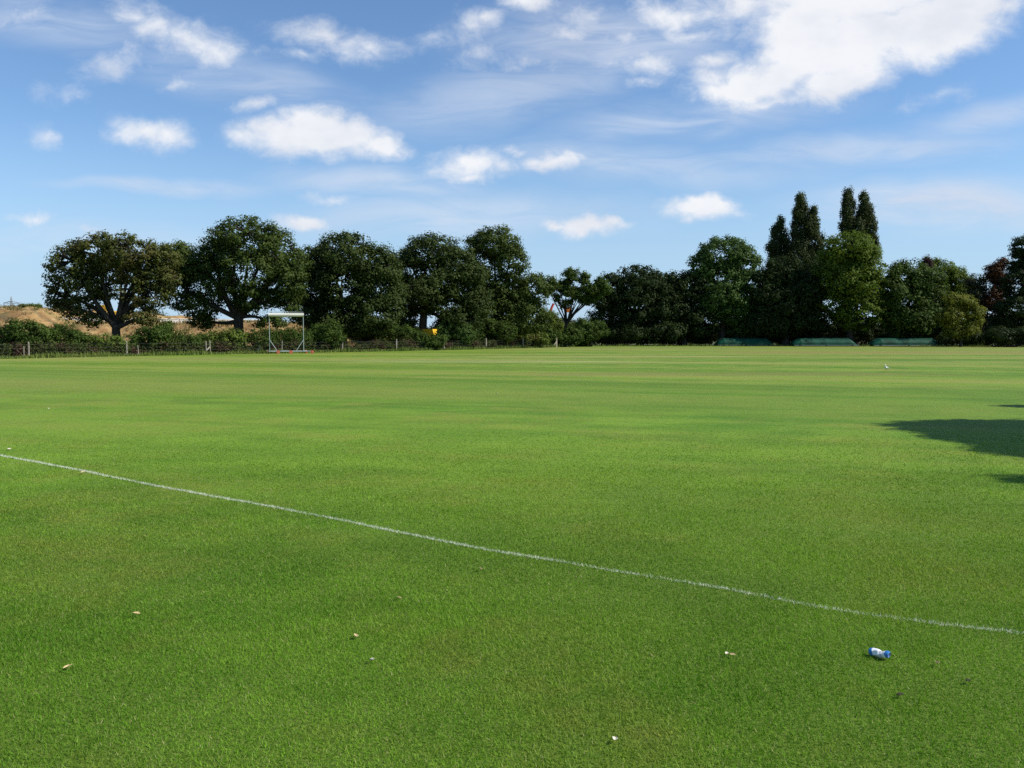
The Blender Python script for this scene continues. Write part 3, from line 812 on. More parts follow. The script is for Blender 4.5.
for (lab, L, Y) in (
        ('dark shrub under the tree nearest the half-bare oak', [(612, 334, 16, 10), (632, 334, 16, 10)], 125),
        ('dim shrub left of the leftmost green cover', [(664, 334, 16, 10), (684, 332, 14, 11), (700, 336, 14, 9)], 130),
        ('dark shrub behind the leftmost green cover', [(730, 330, 18, 9), (756, 332, 16, 8)], 133),
        ('dark shrub between the leftmost and middle green covers', [(778, 335, 12, 9), (766, 338, 10, 7)], 126),
        ('dark shrub behind the middle green cover', [(816, 326, 20, 7), (844, 326, 18, 7)], 136),
        ('dark shrub between the middle and rightmost green covers', [(864, 332, 10, 10), (872, 328, 10, 9)], 130),
        ('dark shrub behind the rightmost green cover', [(898, 326, 18, 7), (924, 326, 18, 7)], 137),
        ('dark shrub below the yellow-green small tree', [(950, 338, 14, 8), (972, 338, 16, 8)], 119),
        ('dark shrub at the foot of the right edge pine', [(1000, 336, 18, 9), (1024, 336, 18, 9)], 113)):
    bush('shrub', lab, L, Y, L_DEEP, GU, leaf=.3, clump=.7, fill=1.2)


# ------------------------------------------------------------------ FENCE LINE, BRAMBLES, ROUGH FRINGE
FL = [(-46.0, 40.0), (-33.4, 59.0), (-29.4, 65.0), (-24.8, 70.0), (-18.0, 77.5), (-11.5, 85.0), (-7.3, 91.0), (1.85, 105.0), (5.6, 112.5)]


def fence_at(px):
    """point on the fence line seen at picture column px"""
    k = (px - 512) / FPX
    for (x0, y0), (x1, y1) in zip(FL[:-1], FL[1:]):
        # x0+u dx = k (y0+u dy)
        d = (x1 - x0) - k * (y1 - y0)
        u = (k * y0 - x0) / d
        if -0.001 <= u <= 1.001:
            return Vector((x0 + u * (x1 - x0), y0 + u * (y1 - y0), 0))
    return Vector((FL[-1][0], FL[-1][1], 0))


# low brambles and nettles hugging the fence: an uncountable belt
V = []
for (x0, y0), (x1, y1) in zip(FL[:-1], FL[1:]):
    L = math.hypot(x1 - x0, y1 - y0)
    dx, dy = (x1 - x0) / L, (y1 - y0) / L
    for i in range(int(L / 0.075)):
        u = rng.uniform(0, L); off = abs(rng.normal(0.6, 0.5)) + .15
        cx_, cy_ = x0 + dx * u - dy * off, y0 + dy * u + dx * off
        hgt = 1.0 + 0.22 * math.sin(cx_ * .9) + 0.2 * math.sin(cx_ * 2.3 + 1) + rng.uniform(-.45, .3)
        hgt = max(.25, hgt)
        m = int(26 + 18 * hgt)
        q = unit(m)
        pos = np.array([cx_, cy_, hgt * .5]) + q * np.array([.42, .42, hgt * .5]) * rng.uniform(.3, 1, (m, 1))
        nr = q + np.array([0, 0, .5]) + rng.normal(size=(m, 3)) * .4
        nr /= np.linalg.norm(nr, axis=1, keepdims=True)
        V.append(cards(pos, nr, .17 * rng.uniform(.6, 1.4, m)))
v = np.concatenate(V); n = len(v) // 4
tag(link(bpy.data.objects.new('bramble_undergrowth', np_mesh('bramble_undergrowth', v, np.arange(4 * n), np.arange(0, 4 * n, 4), L_BRAMBLE))),
    'tangled belt of brambles and nettles along the left fence', 'brambles', kind='stuff')



def belt(name, label, line, hfun, mat, leaf, step, thick, dens=26, gaps=None):
    """uncountable belt of scrub along a ground polyline"""
    V = []
    for (x0, y0), (x1, y1) in zip(line[:-1], line[1:]):
        L = math.hypot(x1 - x0, y1 - y0); dx, dy = (x1 - x0) / L, (y1 - y0) / L
        for i in range(int(L / step)):
            u = rng.uniform(0, L); off = rng.normal(0, thick)
            cx_, cy_ = x0 + dx * u - dy * off, y0 + dy * u + dx * off
            if gaps and gaps(cx_, cy_):
                continue
            hgt = max(.3, hfun(cx_, cy_) + rng.uniform(-.5, .3))
            m = int(dens * (1 + hgt * .5))
            q = unit(m)
            w = .5 + .2 * hgt
            pos = np.array([cx_, cy_, hgt * .5]) + q * np.array([w, w, hgt * .5]) * rng.uniform(.3, 1, (m, 1))
            nr = q + np.array([0, 0, .5]) + rng.normal(size=(m, 3)) * .4
            nr /= np.linalg.norm(nr, axis=1, keepdims=True)
            V.append(cards(pos, nr, leaf * rng.uniform(.6, 1.4, m)))
    v = np.concatenate(V); n = len(v) // 4
    return tag(link(bpy.data.objects.new(name, np_mesh(name, v, np.arange(4 * n), np.arange(0, 4 * n, 4), mat))), label, 'undergrowth', kind='stuff')


belt('thorn_scrub', 'mass of green thorn scrub behind the left tree trunks', [(gx(300, 92), 92), (gx(380, 101), 101), (gx(450, 108), 108), (gx(520, 120), 120), (gx(610, 130), 130)],
     lambda x, y: 3.0 + .5 * math.sin(x * .7) + .35 * math.sin(x * 1.7 + 2) + (.9 if x > 0 else 0), L_SCRUB, .27, .11, .9)
belt('shaded_undergrowth', 'dark undergrowth closing the view below the right-hand trees', [(gx(585, 132), 132), (gx(720, 138), 138), (gx(860, 138), 138), (gx(1080, 124), 124), (gx(1420, 112), 112)],
     lambda x, y: 3.3 + .6 * math.sin(x * .5) + .5 * math.sin(x * 1.3 + 2), L_DEEP, .34, .12, 1.0,
     gaps=lambda x, y: math.sin(x * .62 + 1) * math.sin(x * 1.37) > .62 and x > 30)
belt('far_wood', 'far wood closing the horizon beyond the trees', [(gx(300, 250), 250), (gx(560, 265), 265), (gx(820, 250), 250), (gx(1180, 225), 225), (gx(1700, 200), 200)],
     lambda x, y: 5.2 + 1.2 * math.sin(x * .11) + .8 * math.sin(x * .37 + 2), L_GREY, .75, .16, 3.0, 30)
# rough unmown fringe at the foot of the fence and of the far trees
FR, t = new_mat('rough_fringe')
geo = t.n('ShaderNodeNewGeometry')
c = t.mix(geo.outputs['Random Per Island'], (0.065, 0.110, 0.014), (0.175, 0.215, 0.045))
p = t.n('ShaderNodeBsdfPrincipled', ins={'Base Color': c, 'Roughness': .6, 'Specular IOR Level': .2})
t.set(t.n('ShaderNodeOutputMaterial'), 0, p)
X, Yv = [], []
for (x0, y0), (x1, y1) in zip(FL[:-1], FL[1:]):
    L = math.hypot(x1 - x0, y1 - y0); dx, dy = (x1 - x0) / L, (y1 - y0) / L
    n = int(L * 260)
    u = rng.uniform(0, L, n); off = rng.normal(-.25, .25, n)
    X.append(x0 + dx * u - dy * off); Yv.append(y0 + dy * u + dx * off)
x = np.concatenate(X); yv = np.concatenate(Yv)
n2 = 5200
x2 = rng.uniform(8, 80, n2); y2 = 121.5 - np.clip((x2 - 40) * .2, 0, 9) + rng.normal(0, .35, n2)
x = np.concatenate([x, x2]); yv = np.concatenate([yv, y2])
h = np.clip(rng.normal(.26, .10, len(x)) * (1 + .4 * np.sin(x * 1.9) * np.sin(x * .7)), .06, .5)
tag(link(bpy.data.objects.new('rough_grass', blade_mesh('rough_grass', x, yv, rng.uniform(.03, .06, len(x)), h, FR, 0, .6))),
    'unmown taller grass fringe at the foot of the fence', 'grass', kind='stuff')

WOOD = bark_mat('weathered_wood', (0.16, 0.14, 0.11), (0.36, 0.32, 0.26))
WIRE = solid('galvanised_wire', (0.16, 0.165, 0.165), .6, .5)
PALE = bark_mat('pale_timber', (0.42, 0.35, 0.25), (0.62, 0.53, 0.40))
f0 = fence_at(29)
fence = tag(empty('wire_fence', f0), 'timber post and wire mesh fence along the left side of the field', 'fence')
PX = [(-60, 1.1, .055), (-20, 1.1, .055), (24, .8, .035), (29, 1.12, .062), (127, 1.12, .062), (138.5, .8, .04), (206.4, 1.1, .05), (210.5, 1.15, .055), (282, 1.1, .055), (342.5, 1.15, .062), (396.5, 1.2, .07),
      (444, 1.3, .10), (486, 1.25, .09), (523, 1.3, .09), (540, 1.1, .06)]
tops = []
for px, h, r in PX:
    q = fence_at(px) - f0
    lean = Vector((rng.normal(0, .02), rng.normal(0, .02), 1)) * h
    MB().tube([q - Vector((0, 0, .2)), q + lean * .5, q + lean * .97, q + lean], [r, r, r * .98, r * .7], 8).build('post', WOOD, fence, smooth=False)
    tops.append(q)
mb = MB()
for zz_ in (.18, .42, .68, .95):
    mb.tube([q + Vector((.05, -.08, zz_ + rng.normal(0, .012))) for q in tops], .003, 4)
for a, b in zip(tops[:-1], tops[1:]):
    k = max(2, int((b - a).length / .35))
    for i in range(1, k):
        q = a.lerp(b, i / k)
        mb.tube([q + Vector((.05, -.08, .18)), q + Vector((.05, -.08, .95))], .0015, 3)
mb.build('wire_mesh', WIRE, fence)
q = fence_at(210.5) - f0
MB().tube([q + Vector((-.55, -.35, .0)), q + Vector((.0, -.09, .62))], .055, 8).build('brace', PALE, fence)
# pale broken post near the oak
b0 = Vector((gx(555.5, 111.5), 111.5, 0))
bp_ = tag(empty('broken_post', b0), 'pale broken post with a leaning prop below the half-bare oak', 'post')
MB().tube([(.12, 0, -.1), (.14, 0, .7), (.16, .02, 1.25)], [.085, .08, .05], 7).build('upright', PALE, bp_)
MB().tube([(-.45, -.15, 0), (-.1, -.1, .42), (.1, -.06, .72)], [.085, .08, .07], 7).build('prop', PALE, bp_)

# ------------------------------------------------------------------ EARTH BANK
BK, t = new_mat('bank_soil')
P = t.n('ShaderNodeNewGeometry').outputs['Position']
n1 = t.noise(P, .35, 6, .65); n2 = t.noise(P, 1.6, 5, .65); n3 = t.noise(t.mapping(P, loc=(7, 1, 3)), .55, 5, .6)
c = t.mix(t.mr(n1, .35, .65), (0.195, 0.112, 0.046), (0.38, 0.245, 0.105))
c = t.mix(t.mr(n2, .48, .72, 0, .7), c, (0.46, 0.345, 0.175))
c = t.mix(t.mr(n3, .54, .68, 0, .8), c, (0.125, 0.10, 0.055))
c = t.mix(t.mr(t.noise(t.mapping(P, loc=(2, 9, 3)), .3, 5, .6), .56, .68, 0, .85), c, (0.11, 0.125, 0.035))
p = t.n('ShaderNodeBsdfPrincipled', ins={'Base Color': c, 'Roughness': .95, 'Specular IOR Level': .05})
t.set(p, 'Normal', t.n('ShaderNodeBump', ins={'Strength': .9, 'Distance': .25, 'Height': n2}).outputs[0])
t.set(t.n('ShaderNodeOutputMaterial'), 0, p)


def sst(a, b, x):
    u = max(0, min(1, (x - a) / (b - a))); return u * u * (3 - 2 * u)


def crest(px):
    """bank height as seen along picture column px"""
    for (a, ha), (b, hb) in zip(BC[:-1], BC[1:]):
        if a <= px <= b:
            return ha + (hb - ha) * sst(a, b, px)
    return BC[0][1] if px < BC[0][0] else BC[-1][1]


BC = [(-400, 4.4), (-60, 5.0), (0, 4.95), (40, 4.75), (58, 3.7), (70, 3.05), (120, 3.1), (260, 3.15), (320, 2.9), (370, 2.2), (430, .9), (480, -.1)]
mb = MB()
NX, NY = 190, 34
vs = []
for j in range(NY):
    Y = 88 + j * 1.9
    for i in range(NX):
        px = -420 + i * 920 / (NX - 1)
        x = gx(px, 102)
        hgt = crest(px) * sst(88.5, 102, Y)
        hgt += (.16 * math.sin(x * .9 + Y * .4) + .12 * math.sin(x * 2.1 - Y * .9) + rng.normal(0, .06)) * sst(88, 92, Y) * (1 if hgt > .4 else 0)
        vs.append((x, Y, hgt - .06))
mb.add(vs, [(j * NX + i, j * NX + i + 1, (j + 1) * NX + i + 1, (j + 1) * NX + i) for j in range(NY - 1) for i in range(NX - 1)])
tag(mb.build('earth_bank', BK, smooth=True), 'bare straw brown earth bank behind the left trees', 'bank', kind='structure')


# dry weeds and tussocks over the bank
X, Yv, Z = [], [], []
for k in range(1500):
    px = rng.uniform(-60, 470); Y = rng.uniform(89.5, 108)
    x = gx(px, 102)
    h0 = crest(px) * sst(88.5, 102, Y)
    if h0 < .2 or math.sin(x * .8 + 1) * math.sin(Y * .9 + x * .3) < -.1:
        continue
    n = int(rng.uniform(6, 22))
    X.append(x + rng.normal(0, .22, n)); Yv.append(Y + rng.normal(0, .22, n)); Z.append(np.full(n, h0 - .05))
x = np.concatenate(X); yv = np.concatenate(Yv)
WEED, t = new_mat('dry_weed')
geo = t.n('ShaderNodeNewGeometry')
c = t.mix(geo.outputs['Random Per Island'], (0.10, 0.095, 0.030), (0.34, 0.25, 0.11))
c = t.mix(t.mr(t.noise(geo.outputs['Position'], .4, 3), .5, .62), c, (0.07, 0.085, 0.022))
p = t.n('ShaderNodeBsdfPrincipled', ins={'Base Color': c, 'Roughness': .8, 'Specular IOR Level': .05})
t.set(t.n('ShaderNodeOutputMaterial'), 0, p)
tag(link(bpy.data.objects.new('dry_weeds', blade_mesh('dry_weeds', x, yv, rng.uniform(.05, .14, len(x)), rng.uniform(.15, .55, len(x)), WEED, .1, .9, np.concatenate(Z)))),
    'dry weeds and tussocks scattered over the bare earth bank', 'weeds', kind='stuff')


def sprig(label, lst, Y, z0, m):
    lob = [(at(a, b, Y), (rx * Y / FPX, rx * Y / FPX, ry * Y / FPX)) for a, b, rx, ry in lst]
    base = Vector((lob[0][0].x, Y, z0))
    root = tag(empty('weed_clump', base), label, 'weeds')
    me, cl_ = foliage_mesh('leaves', lob, m, leaf=.2, clump=.4, fill=1.2, per=24, origin=base)
    link(bpy.data.objects.new('leaves', me), root)
    mb = MB()
    for q in cl_:
        q = Vector(q) - base
        mb.tube([(q.x, q.y, -.2), q], [.02, .01], 4)
    mb.build('stem', BARK, root)


sprig('green weeds growing on top of the bare earth bank', [(28, 306, 6, 2), (36, 306.5, 6, 2.5), (22, 306, 3, 1.5)], 103, 4.5, L_SCRUB)
tree('distant_tree', 'grey-green far tree just right of the earth bank', [(62, 312, 12, 8), (74, 314, 8, 6), (54, 314, 6, 5)], 190, 63, L_GREY, None, r0=.3, fork=.4, leaf=.5, clump=1.2, fill=1.1, per=40)
tree('distant_tree', 'low far tree behind the bank between the first two trees', [(150, 314, 10, 6), (138, 316, 8, 5), (160, 316, 6, 4)], 200, 150, L_GREY, None, r0=.3, fork=.4, leaf=.5, clump=1.2, fill=1.1, per=40)

# white barrier on the bank
CONC = solid('pale_concrete', (0.62, 0.60, 0.55), .8, 0, .12, 2.0)
A_, B_ = Vector((gx(60, 104), 104, 0)), Vector((gx(262, 120), 120, 0))
bz = 3.35
xa, xb, YB = 0.0, (B_ - A_).length, 0
bar = tag(empty('barrier_wall', Vector((A_.x, A_.y, bz)), math.atan2(B_.y - A_.y, B_.x - A_.x)), 'long low white barrier wall along the top of the earth bank', 'barrier')
nseg = 9
mb = MB()
for i in range(nseg):
    a = xa + (xb - xa) * i / nseg - xa; b = xa + (xb - xa) * (i + 1) / nseg - xa
    mb.box(((a + b) / 2, 0, .0), (b - a - .05, .3, .62), taper=1.0, bev=.04)
mb.build('wall', CONC, bar)
mb = MB()
mb.box(((xb - xa) / 2, 0, .36), (xb - xa, .4, .09), bev=.02)
mb.build('coping', CONC, bar)

# ------------------------------------------------------------------ MACHINES
YEL = solid('machine_yellow', (0.72, 0.42, 0.03), .45, 0, .15, 1.5)
ORG = solid('machine_orange', (0.70, 0.20, 0.03), .45, 0, .15, 1.5)
RED = solid('machine_red', (0.62, 0.06, 0.03), .45, 0, .15, 1.5)
BLK = solid('rubber_black', (0.03, 0.03, 0.03), .85)
STEEL = solid('machine_steel', (0.2, 0.2, 0.2), .5, .6)
GLASS = solid('cab_glass', (0.03, 0.05, 0.06), .08, 0, .1, 1, .6)


def excavator(label, loc, rz, paint, boom_pts, cabin=True):
    root = tag(empty('excavator', loc, rz), label, 'excavator')
    for s in (-1, 1):
        mb = MB()
        prof = [(-1.9, .45), (-1.7, .12), (-1.3, .0), (1.3, .0), (1.7, .12), (1.9, .45), (1.7, .78), (1.3, .9), (-1.3, .9), (-1.7, .78)]
        n = len(prof)
        vs = [(x, s * 1.0 - .25, z) for x, z in prof] + [(x, s * 1.0 + .25, z) for x, z in prof]
        fs = [tuple(range(n)), tuple(range(2 * n - 1, n - 1, -1))] + [(i, i + n, (i + 1) % n + n, (i + 1) % n) for i in range(n)]
        mb.add(vs, fs).build('track', BLK, root)
    MB().box((0, 0, .72), (2.2, 1.5, .35), bev=.05).build('undercarriage', STEEL, root)
    MB().box((-.55, 0, 1.45), (2.9, 2.4, 1.0), taper=.96, bev=.12).build('body', paint, root)
    cab = MB().box((.75, .62, 1.95), (1.3, 1.0, 1.7), taper=.9, bev=.1).build('cab', paint, root)
    MB().box((.80, .62, 2.15), (1.33, .9, 1.0), taper=.9, bev=.05).build('window', GLASS, cab)
    names = ('boom', 'arm')
    for (a, b, c_), nm, w in zip(boom_pts, names, (.45, .34)):
        MB().tube([a, b, c_], [w * .5, w * .62, w * .4], 4).build(nm, paint, root)
    e = Vector(boom_pts[1][2])
    mb = MB()
    prof = [(0, 0), (.35, -.2), (.5, -.65), (.2, -1.0), (-.35, -.95), (-.1, -.5)]
    n = len(prof)
    vs = [e + Vector((x, -.5, z)) for x, z in prof] + [e + Vector((x, .5, z)) for x, z in prof]
    mb.add(vs, [tuple(range(n)), tuple(range(2 * n - 1, n - 1, -1))] + [(i, i + n, (i + 1) % n + n, (i + 1) % n) for i in range(n)])
    mb.build('bucket', STEEL, root)
    return root


# yellow excavator behind the first tree: its boom shows either side of the trunk
pe = at(113, 322, 122)
excavator('yellow and orange excavator behind the trunk of the leftmost tree', (pe.x, 122, 3.05), R(180), YEL,
          [((-.2, -.3, 1.5), (1.3, -.3, 2.5), (2.4, -.3, 2.3)), ((2.4, -.3, 2.3), (2.9, -.3, 2.0), (3.1, -.3, 1.4))])
# articulated boom lift beyond the half-bare oak
YL = 160
bl0 = Vector((gx(558, YL), YL, 0))
lift = tag(empty('boom_lift', bl0), 'red articulated boom lift standing far beyond the half-bare oak', 'boom lift')
MB().box((0, 0, .75), (2.6, 1.8, .5), bev=.08).build('chassis', RED, lift)
for x_ in (-.95, .95):
    for s_ in (-1, 1):
        MB().tube([(x_, s_ * .75, .45), (x_, s_ * 1.1, .45)], .45, 16).build('wheel', BLK, lift)
MB().box((.1, 0, 1.4), (1.7, 1.3, .8), taper=.92, bev=.1).build('turret', RED, lift)


def lp(px, py):
    return at(px, py, YL) - bl0


MB().tube([(.3, 0, 1.7), lp(549, 314)], [.26, .22], 4).build('boom', RED, lift)
MB().tube([lp(549, 314), lp(553.5, 303.5)], [.24, .2], 4).build('arm', RED, lift)
MB().tube([lp(553.5, 303.5), lp(566, 308)], [.09, .09], 4).build('jib', STEEL, lift)
bq = lp(567.5, 309.5)
mb = MB().box((bq.x, bq.y, bq.z - .45), (1.1, .8, .18), bev=.03)
mb.box((bq.x, bq.y - .38, bq.z), (1.1, .05, .8)); mb.box((bq.x - .53, bq.y, bq.z), (.05, .7, .8)); mb.box((bq.x + .53, bq.y, bq.z), (.05, .7, .8))
mb.build('basket', ORG, lift)
# yellow site dumper half hidden by leaves
pd = at(430, 337, 91.2)
root = tag(empty('site_dumper', (pd.x, 91.2, 0.22), R(258)), 'small yellow site dumper half hidden behind the fence scrub', 'dumper')
root.scale = (.92, .92, .92)
skip = MB()
prof = [(-.75, 1.0), (-.55, .62), (.45, .62), (.95, 1.28), (-.8, 1.28)]
vs = [(x, -.6, z + .35) for x, z in prof] + [(x, .6, z + .35) for x, z in prof]
vs = [(x, y_, z + .55) for x, y_, z in vs]
skip.add(vs, [(0, 1, 2, 3, 4), (9, 8, 7, 6, 5)] + [(i, i + 5, (i + 1) % 5 + 5, (i + 1) % 5) for i in range(5)]).build('skip', YEL, root)
MB().box((-1.1, 0, .85), (1.3, .8, .7), taper=.9, bev=.08).build('engine_cover', YEL, root)
MB().box((-.1, 0, .55), (2.6, .5, .22), bev=.04).build('chassis', STEEL, root)
fr = MB()
for s in (-1, 1):
    fr.tube([(-1.2, s * .42, 1.1), (-1.25, s * .42, 1.55)], .04, 6)
fr.tube([(-1.25, -.42, 1.55), (-1.25, .42, 1.55)], .04, 6)
fr.build('roll_bar', YEL, root)
for x_ in (-1.1, .75):
    for s in (-1, 1):
        w = MB().tube([(x_, s * .55, .42), (x_, s * .82, .42)], .42, 18).build('wheel', BLK, root)
        MB().tube([(x_, s * .825, .42), (x_, s * .84, .42)], .2, 12).build('hub', YEL, w)

# ------------------------------------------------------------------ WHEELED SCREEN FRAME
Yg = 73.0
sg = FPX / Yg
STL = solid('frame_steel', (0.30, 0.35, 0.32), .5, .2, .15, 6)
WHT = solid('white_sheet', (0.60, 0.58, 0.50), .6, 0, .06, 3)
RWH = solid('red_wheel', (0.50, 0.10, 0.05), .6, 0, .2, 6)
b0 = Vector((gx(286.5, Yg), Yg, 0))
gf = tag(empty('sight_screen_frame', b0, R(14)), 'tall open steel frame on red wheels with rolled white sheet on top', 'sight screen')
hw, ht = 16.4 / sg, 40.0 / sg
for s in (-1, 1):
    MB().tube([(s * hw, 0, .18), (s * hw, 0, ht)], .034, 8).build('post', STL, gf)
    bx_ = s * hw
    MB().tube([(bx_, .0, 1.2), (bx_ - s * .62, -.25, .24)], .03, 6).build('brace', STL, gf)
    MB().tube([(bx_, .0, 1.2), (bx_ + s * .02, .9, .24)], .03, 6).build('brace', STL, gf)
MB().tube([(-hw - .06, 0, ht - .12), (hw + .06, 0, ht - .12)], .15, 16).build('rolled_sheet', WHT, gf)
MB().tube([(-hw, .0, ht + .12), (hw, .0, ht + .12)], .03, 6).build('top_bar', STL, gf)
MB().tube([(-hw + .1, -.25, .2), (hw + .75, -.25, .2)], .04, 8).build('base_rail', STL, gf)
MB().tube([(-hw - .3, .9, .2), (hw + .3, .9, .2)], .05, 8).build('base_rail', STL, gf)
for s in (-1, 1):
    MB().tube([(s * hw, -.25, .2), (s * hw, .9, .2)], .045, 8).build('cross_rail', STL, gf)
for wx, wy in ((-hw + .7, -.33), (.35, -.33), (hw + .72, -.33), (-hw - .2, .98), (hw + .2, .98)):
    w = MB().tube([(wx, wy - .05, .15), (wx, wy + .05, .15)], .15, 14).build('wheel', RWH, gf)
    MB().tube([(wx, wy - .065, .15), (wx, wy + .065, .15)], .04, 8).build('axle', STL, w)
# small dark kit left of the frame
k0 = gnd(257, 353.6)
kt = tag(empty('rope_reel', k0), 'small dark reel on a stick left of the wheeled frame', 'reel')
MB().tube([(-.18, 0, .13), (.18, 0, .13)], .13, 14).build('drum', BLK, kt)
MB().tube([(.05, 0, .1), (.30, .08, .75)], .018, 6).build('handle', STL, kt)

# ------------------------------------------------------------------ ROLL-ON COVERS
TEAL, t = new_mat('cover_sheet')
tc = t.n('ShaderNodeTexCoord').outputs['Object']
nz = t.noise(tc, 1.2, 5, .6)
p = t.n('ShaderNodeBsdfPrincipled', ins={'Base Color': t.mix(t.mr(nz, .3, .7), (0.003, 0.030, 0.017), (0.009, 0.070, 0.042)), 'Roughness': .6, 'Specular IOR Level': .12})
t.set(p, 'Normal', t.n('ShaderNodeBump', ins={'Strength': .5, 'Distance': .06, 'Height': t.noise(t.mapping(tc, scale=(.6, 1, 1)), 2.2, 3)}).outputs[0])
t.set(t.n('ShaderNodeOutputMaterial'), 0, p)
TRIM = solid('cover_trim', (0.10, 0.14, 0.13), .5, .2)


def cover(label, pxa, pxb, Y, first=None):
    if first is None:
        L = (pxb - pxa) / FPX * Y
        root = empty('pitch_cover', (0, 0, 0))
        prof = [(-1.5, .16), (-1.42, .55), (-1.0, .98), (-.35, 1.18), (.35, 1.18), (1.0, .98), (1.42, .55), (1.5, .16)]
        n = len(prof)
        xs_ = [(-L / 2, 0.25), (-L / 2 + .35, .62), (-L / 2 + 1.05, 1.0)] + [(-L / 2 + 1.05 + (L - 2.0) * i / 8, 1.0 - (.025 if i % 2 else 0)) for i in range(1, 9)] + [(L / 2 - .45, .66), (L / 2, .2)]
        vs = [(x, y_ * (.75 + .25 * k), .16 + (z - .16) * k) for x, k in xs_ for y_, z in prof]
        fs = [(i * n + k, (i + 1) * n + k, (i + 1) * n + k + 1, i * n + k + 1) for i in range(len(xs_) - 1) for k in range(n - 1)]
        fs += [tuple(range(n)), tuple((len(xs_) - 1) * n + k for k in range(n - 1, -1, -1))]
        MB().add(vs, fs).build('sheet', TEAL, root)
        for s in (-1, 1):
            MB().tube([(-L / 2, s * 1.52, .14), (L / 2, s * 1.52, .14)], .05, 6).build('base_rail', TRIM, root)
        for x_ in (-L / 2 + .8, 0, L / 2 - .8):
            for s in (-1, 1):
                MB().tube([(x_, s * 1.58, .12), (x_, s * 1.68, .12)], .12, 12).build('wheel', BLK, root)
    else:
        root = first.copy(); COL.objects.link(root)
        for ch in list(first.children):
            q = ch.copy(); COL.objects.link(q); q.parent = root
        L0 = (COV0[1] - COV0[0]) / FPX * COV0[2]
        root.scale = ((pxb - pxa) / FPX * Y / L0, 1, 1)
    root.location = (gx((pxa + pxb) / 2, Y), Y, 0)
    return tag(root, label, 'pitch cover', 'green covers parked under the far trees')


COV0 = (791, 854, 121.0)
c1 = cover('dark green tarpaulin cover in the middle of the three', *COV0)
cover('dark green tarpaulin cover, leftmost and darkest of the three', 716, 771, 123.0, c1)
cover('dark green tarpaulin cover, rightmost and longest of the three', 870, 938, 120.0, c1)

# ------------------------------------------------------------------ PYLON
PYL = solid('pylon_steel', (0.30, 0.32, 0.34), .6, .3)
Yp = 560
sp_ = FPX / Yp
p0 = Vector((gx(12.5, Yp), Yp, 0))
H = at(12.5, 296.5, Yp).z
py_ = tag(empty('power_pylon', p0), 'distant lattice electricity pylon beyond the earth bank', 'pylon')


def half(z):
    return 3.0 * (1 - z / (H * .8)) + .55 if z < H * .8 else .55 * (1 - (z - H * .8) / (H * .2)) + .1


mb = MB()
lv = [H * k for k in (0, .16, .31, .44, .56, .66, .75, .83, .9, 1.0)]
for sx in (-1, 1):
    for sy in (-1, 1):
        mb.tube([(sx * half(z), sy * half(z), z) for z in lv], .16, 4)
for a, b in zip(lv[:-1], lv[1:]):
    for (s1, s2) in (((-1, -1), (1, -1)), ((1, -1), (1, 1)), ((1, 1), (-1, 1)), ((-1, 1), (-1, -1))):
        mb.tube([(s1[0] * half(a), s1[1] * half(a), a), (s2[0] * half(b), s2[1] * half(b), b)], .09, 4)
        mb.tube([(s2[0] * half(a), s2[1] * half(a), a), (s1[0] * half(b), s1[1] * half(b), b)], .09, 4)
mb.build('lattice_tower', PYL, py_)
za = at(12.5, 303, Yp).z
for s in (-1, 1):
    mb = MB()
    tip = (s * 5.2, 0, za)
    for yo in (-.6, .6):
        mb.tube([(s * .5, yo, za - .3), tip], .16, 4); mb.tube([(s * .4, yo, za + 1.2), tip], .14, 4)
    mb.tube([(s * 2.6, 0, za - .1), (s * 2.2, 0, za + .6)], .1, 4)
    arm = mb.build('cross_arm', PYL, py_)
    MB().tube([(s * 5.0, 0, za - 1.4), (s * 5.0, 0, za)], .16, 5).build('insulator', PYL, arm)

# ------------------------------------------------------------------ BIRD
BW = solid('white_feather', (0.80, 0.80, 0.78), .8, 0, .05, 20)
BG = solid('grey_feather', (0.36, 0.37, 0.39), .75, 0, .2, 20)
BB = solid('beak_yellow', (0.55, 0.36, 0.05), .5)
g0 = gnd(886.3, 372.0)
gull = tag(empty('gull', g0, R(228)), 'white and grey gull standing alone on the far right grass', 'bird')
gull.scale = (.86, .86, .86)
# body: rings along the spine (x forward), one continuous skin from tail to beak base
sp = [(-.27, .155, .008, .006), (-.20, .165, .032, .020), (-.12, .185, .058, .050), (-.03, .200, .072, .068), (.06, .215, .068, .066), (.12, .245, .050, .054), (.15, .290, .034, .036), (.165, .330, .031, .033), (.180, .358, .034, .034), (.205, .368, .028, .028), (.228, .362, .014, .014)]
mb = MB(); ns = 12; vs = []
for i, (x, z, ry, rz_) in enumerate(sp):
    a = sp[max(i - 1, 0)]; b = sp[min(i + 1, len(sp) - 1)]
    d = Vector((b[0] - a[0], 0, b[1] - a[1])).normalized(); nn = Vector((-d.z, 0, d.x))
    for k in range(ns):
        th = 2 * math.pi * k / ns
        vs.append(Vector((x, 0, z)) + Vector((0, 1, 0)) * ry * math.cos(th) + nn * rz_ * math.sin(th))
fs = [(i * ns + k, i * ns + (k + 1) % ns, (i + 1) * ns + (k + 1) % ns, (i + 1) * ns + k) for i in range(len(sp) - 1) for k in range(ns)]
fs += [tuple(range(ns - 1, -1, -1)), tuple((len(sp) - 1) * ns + k for k in range(ns))]
mb.add(vs, fs).build('body', BW, gull, smooth=True)
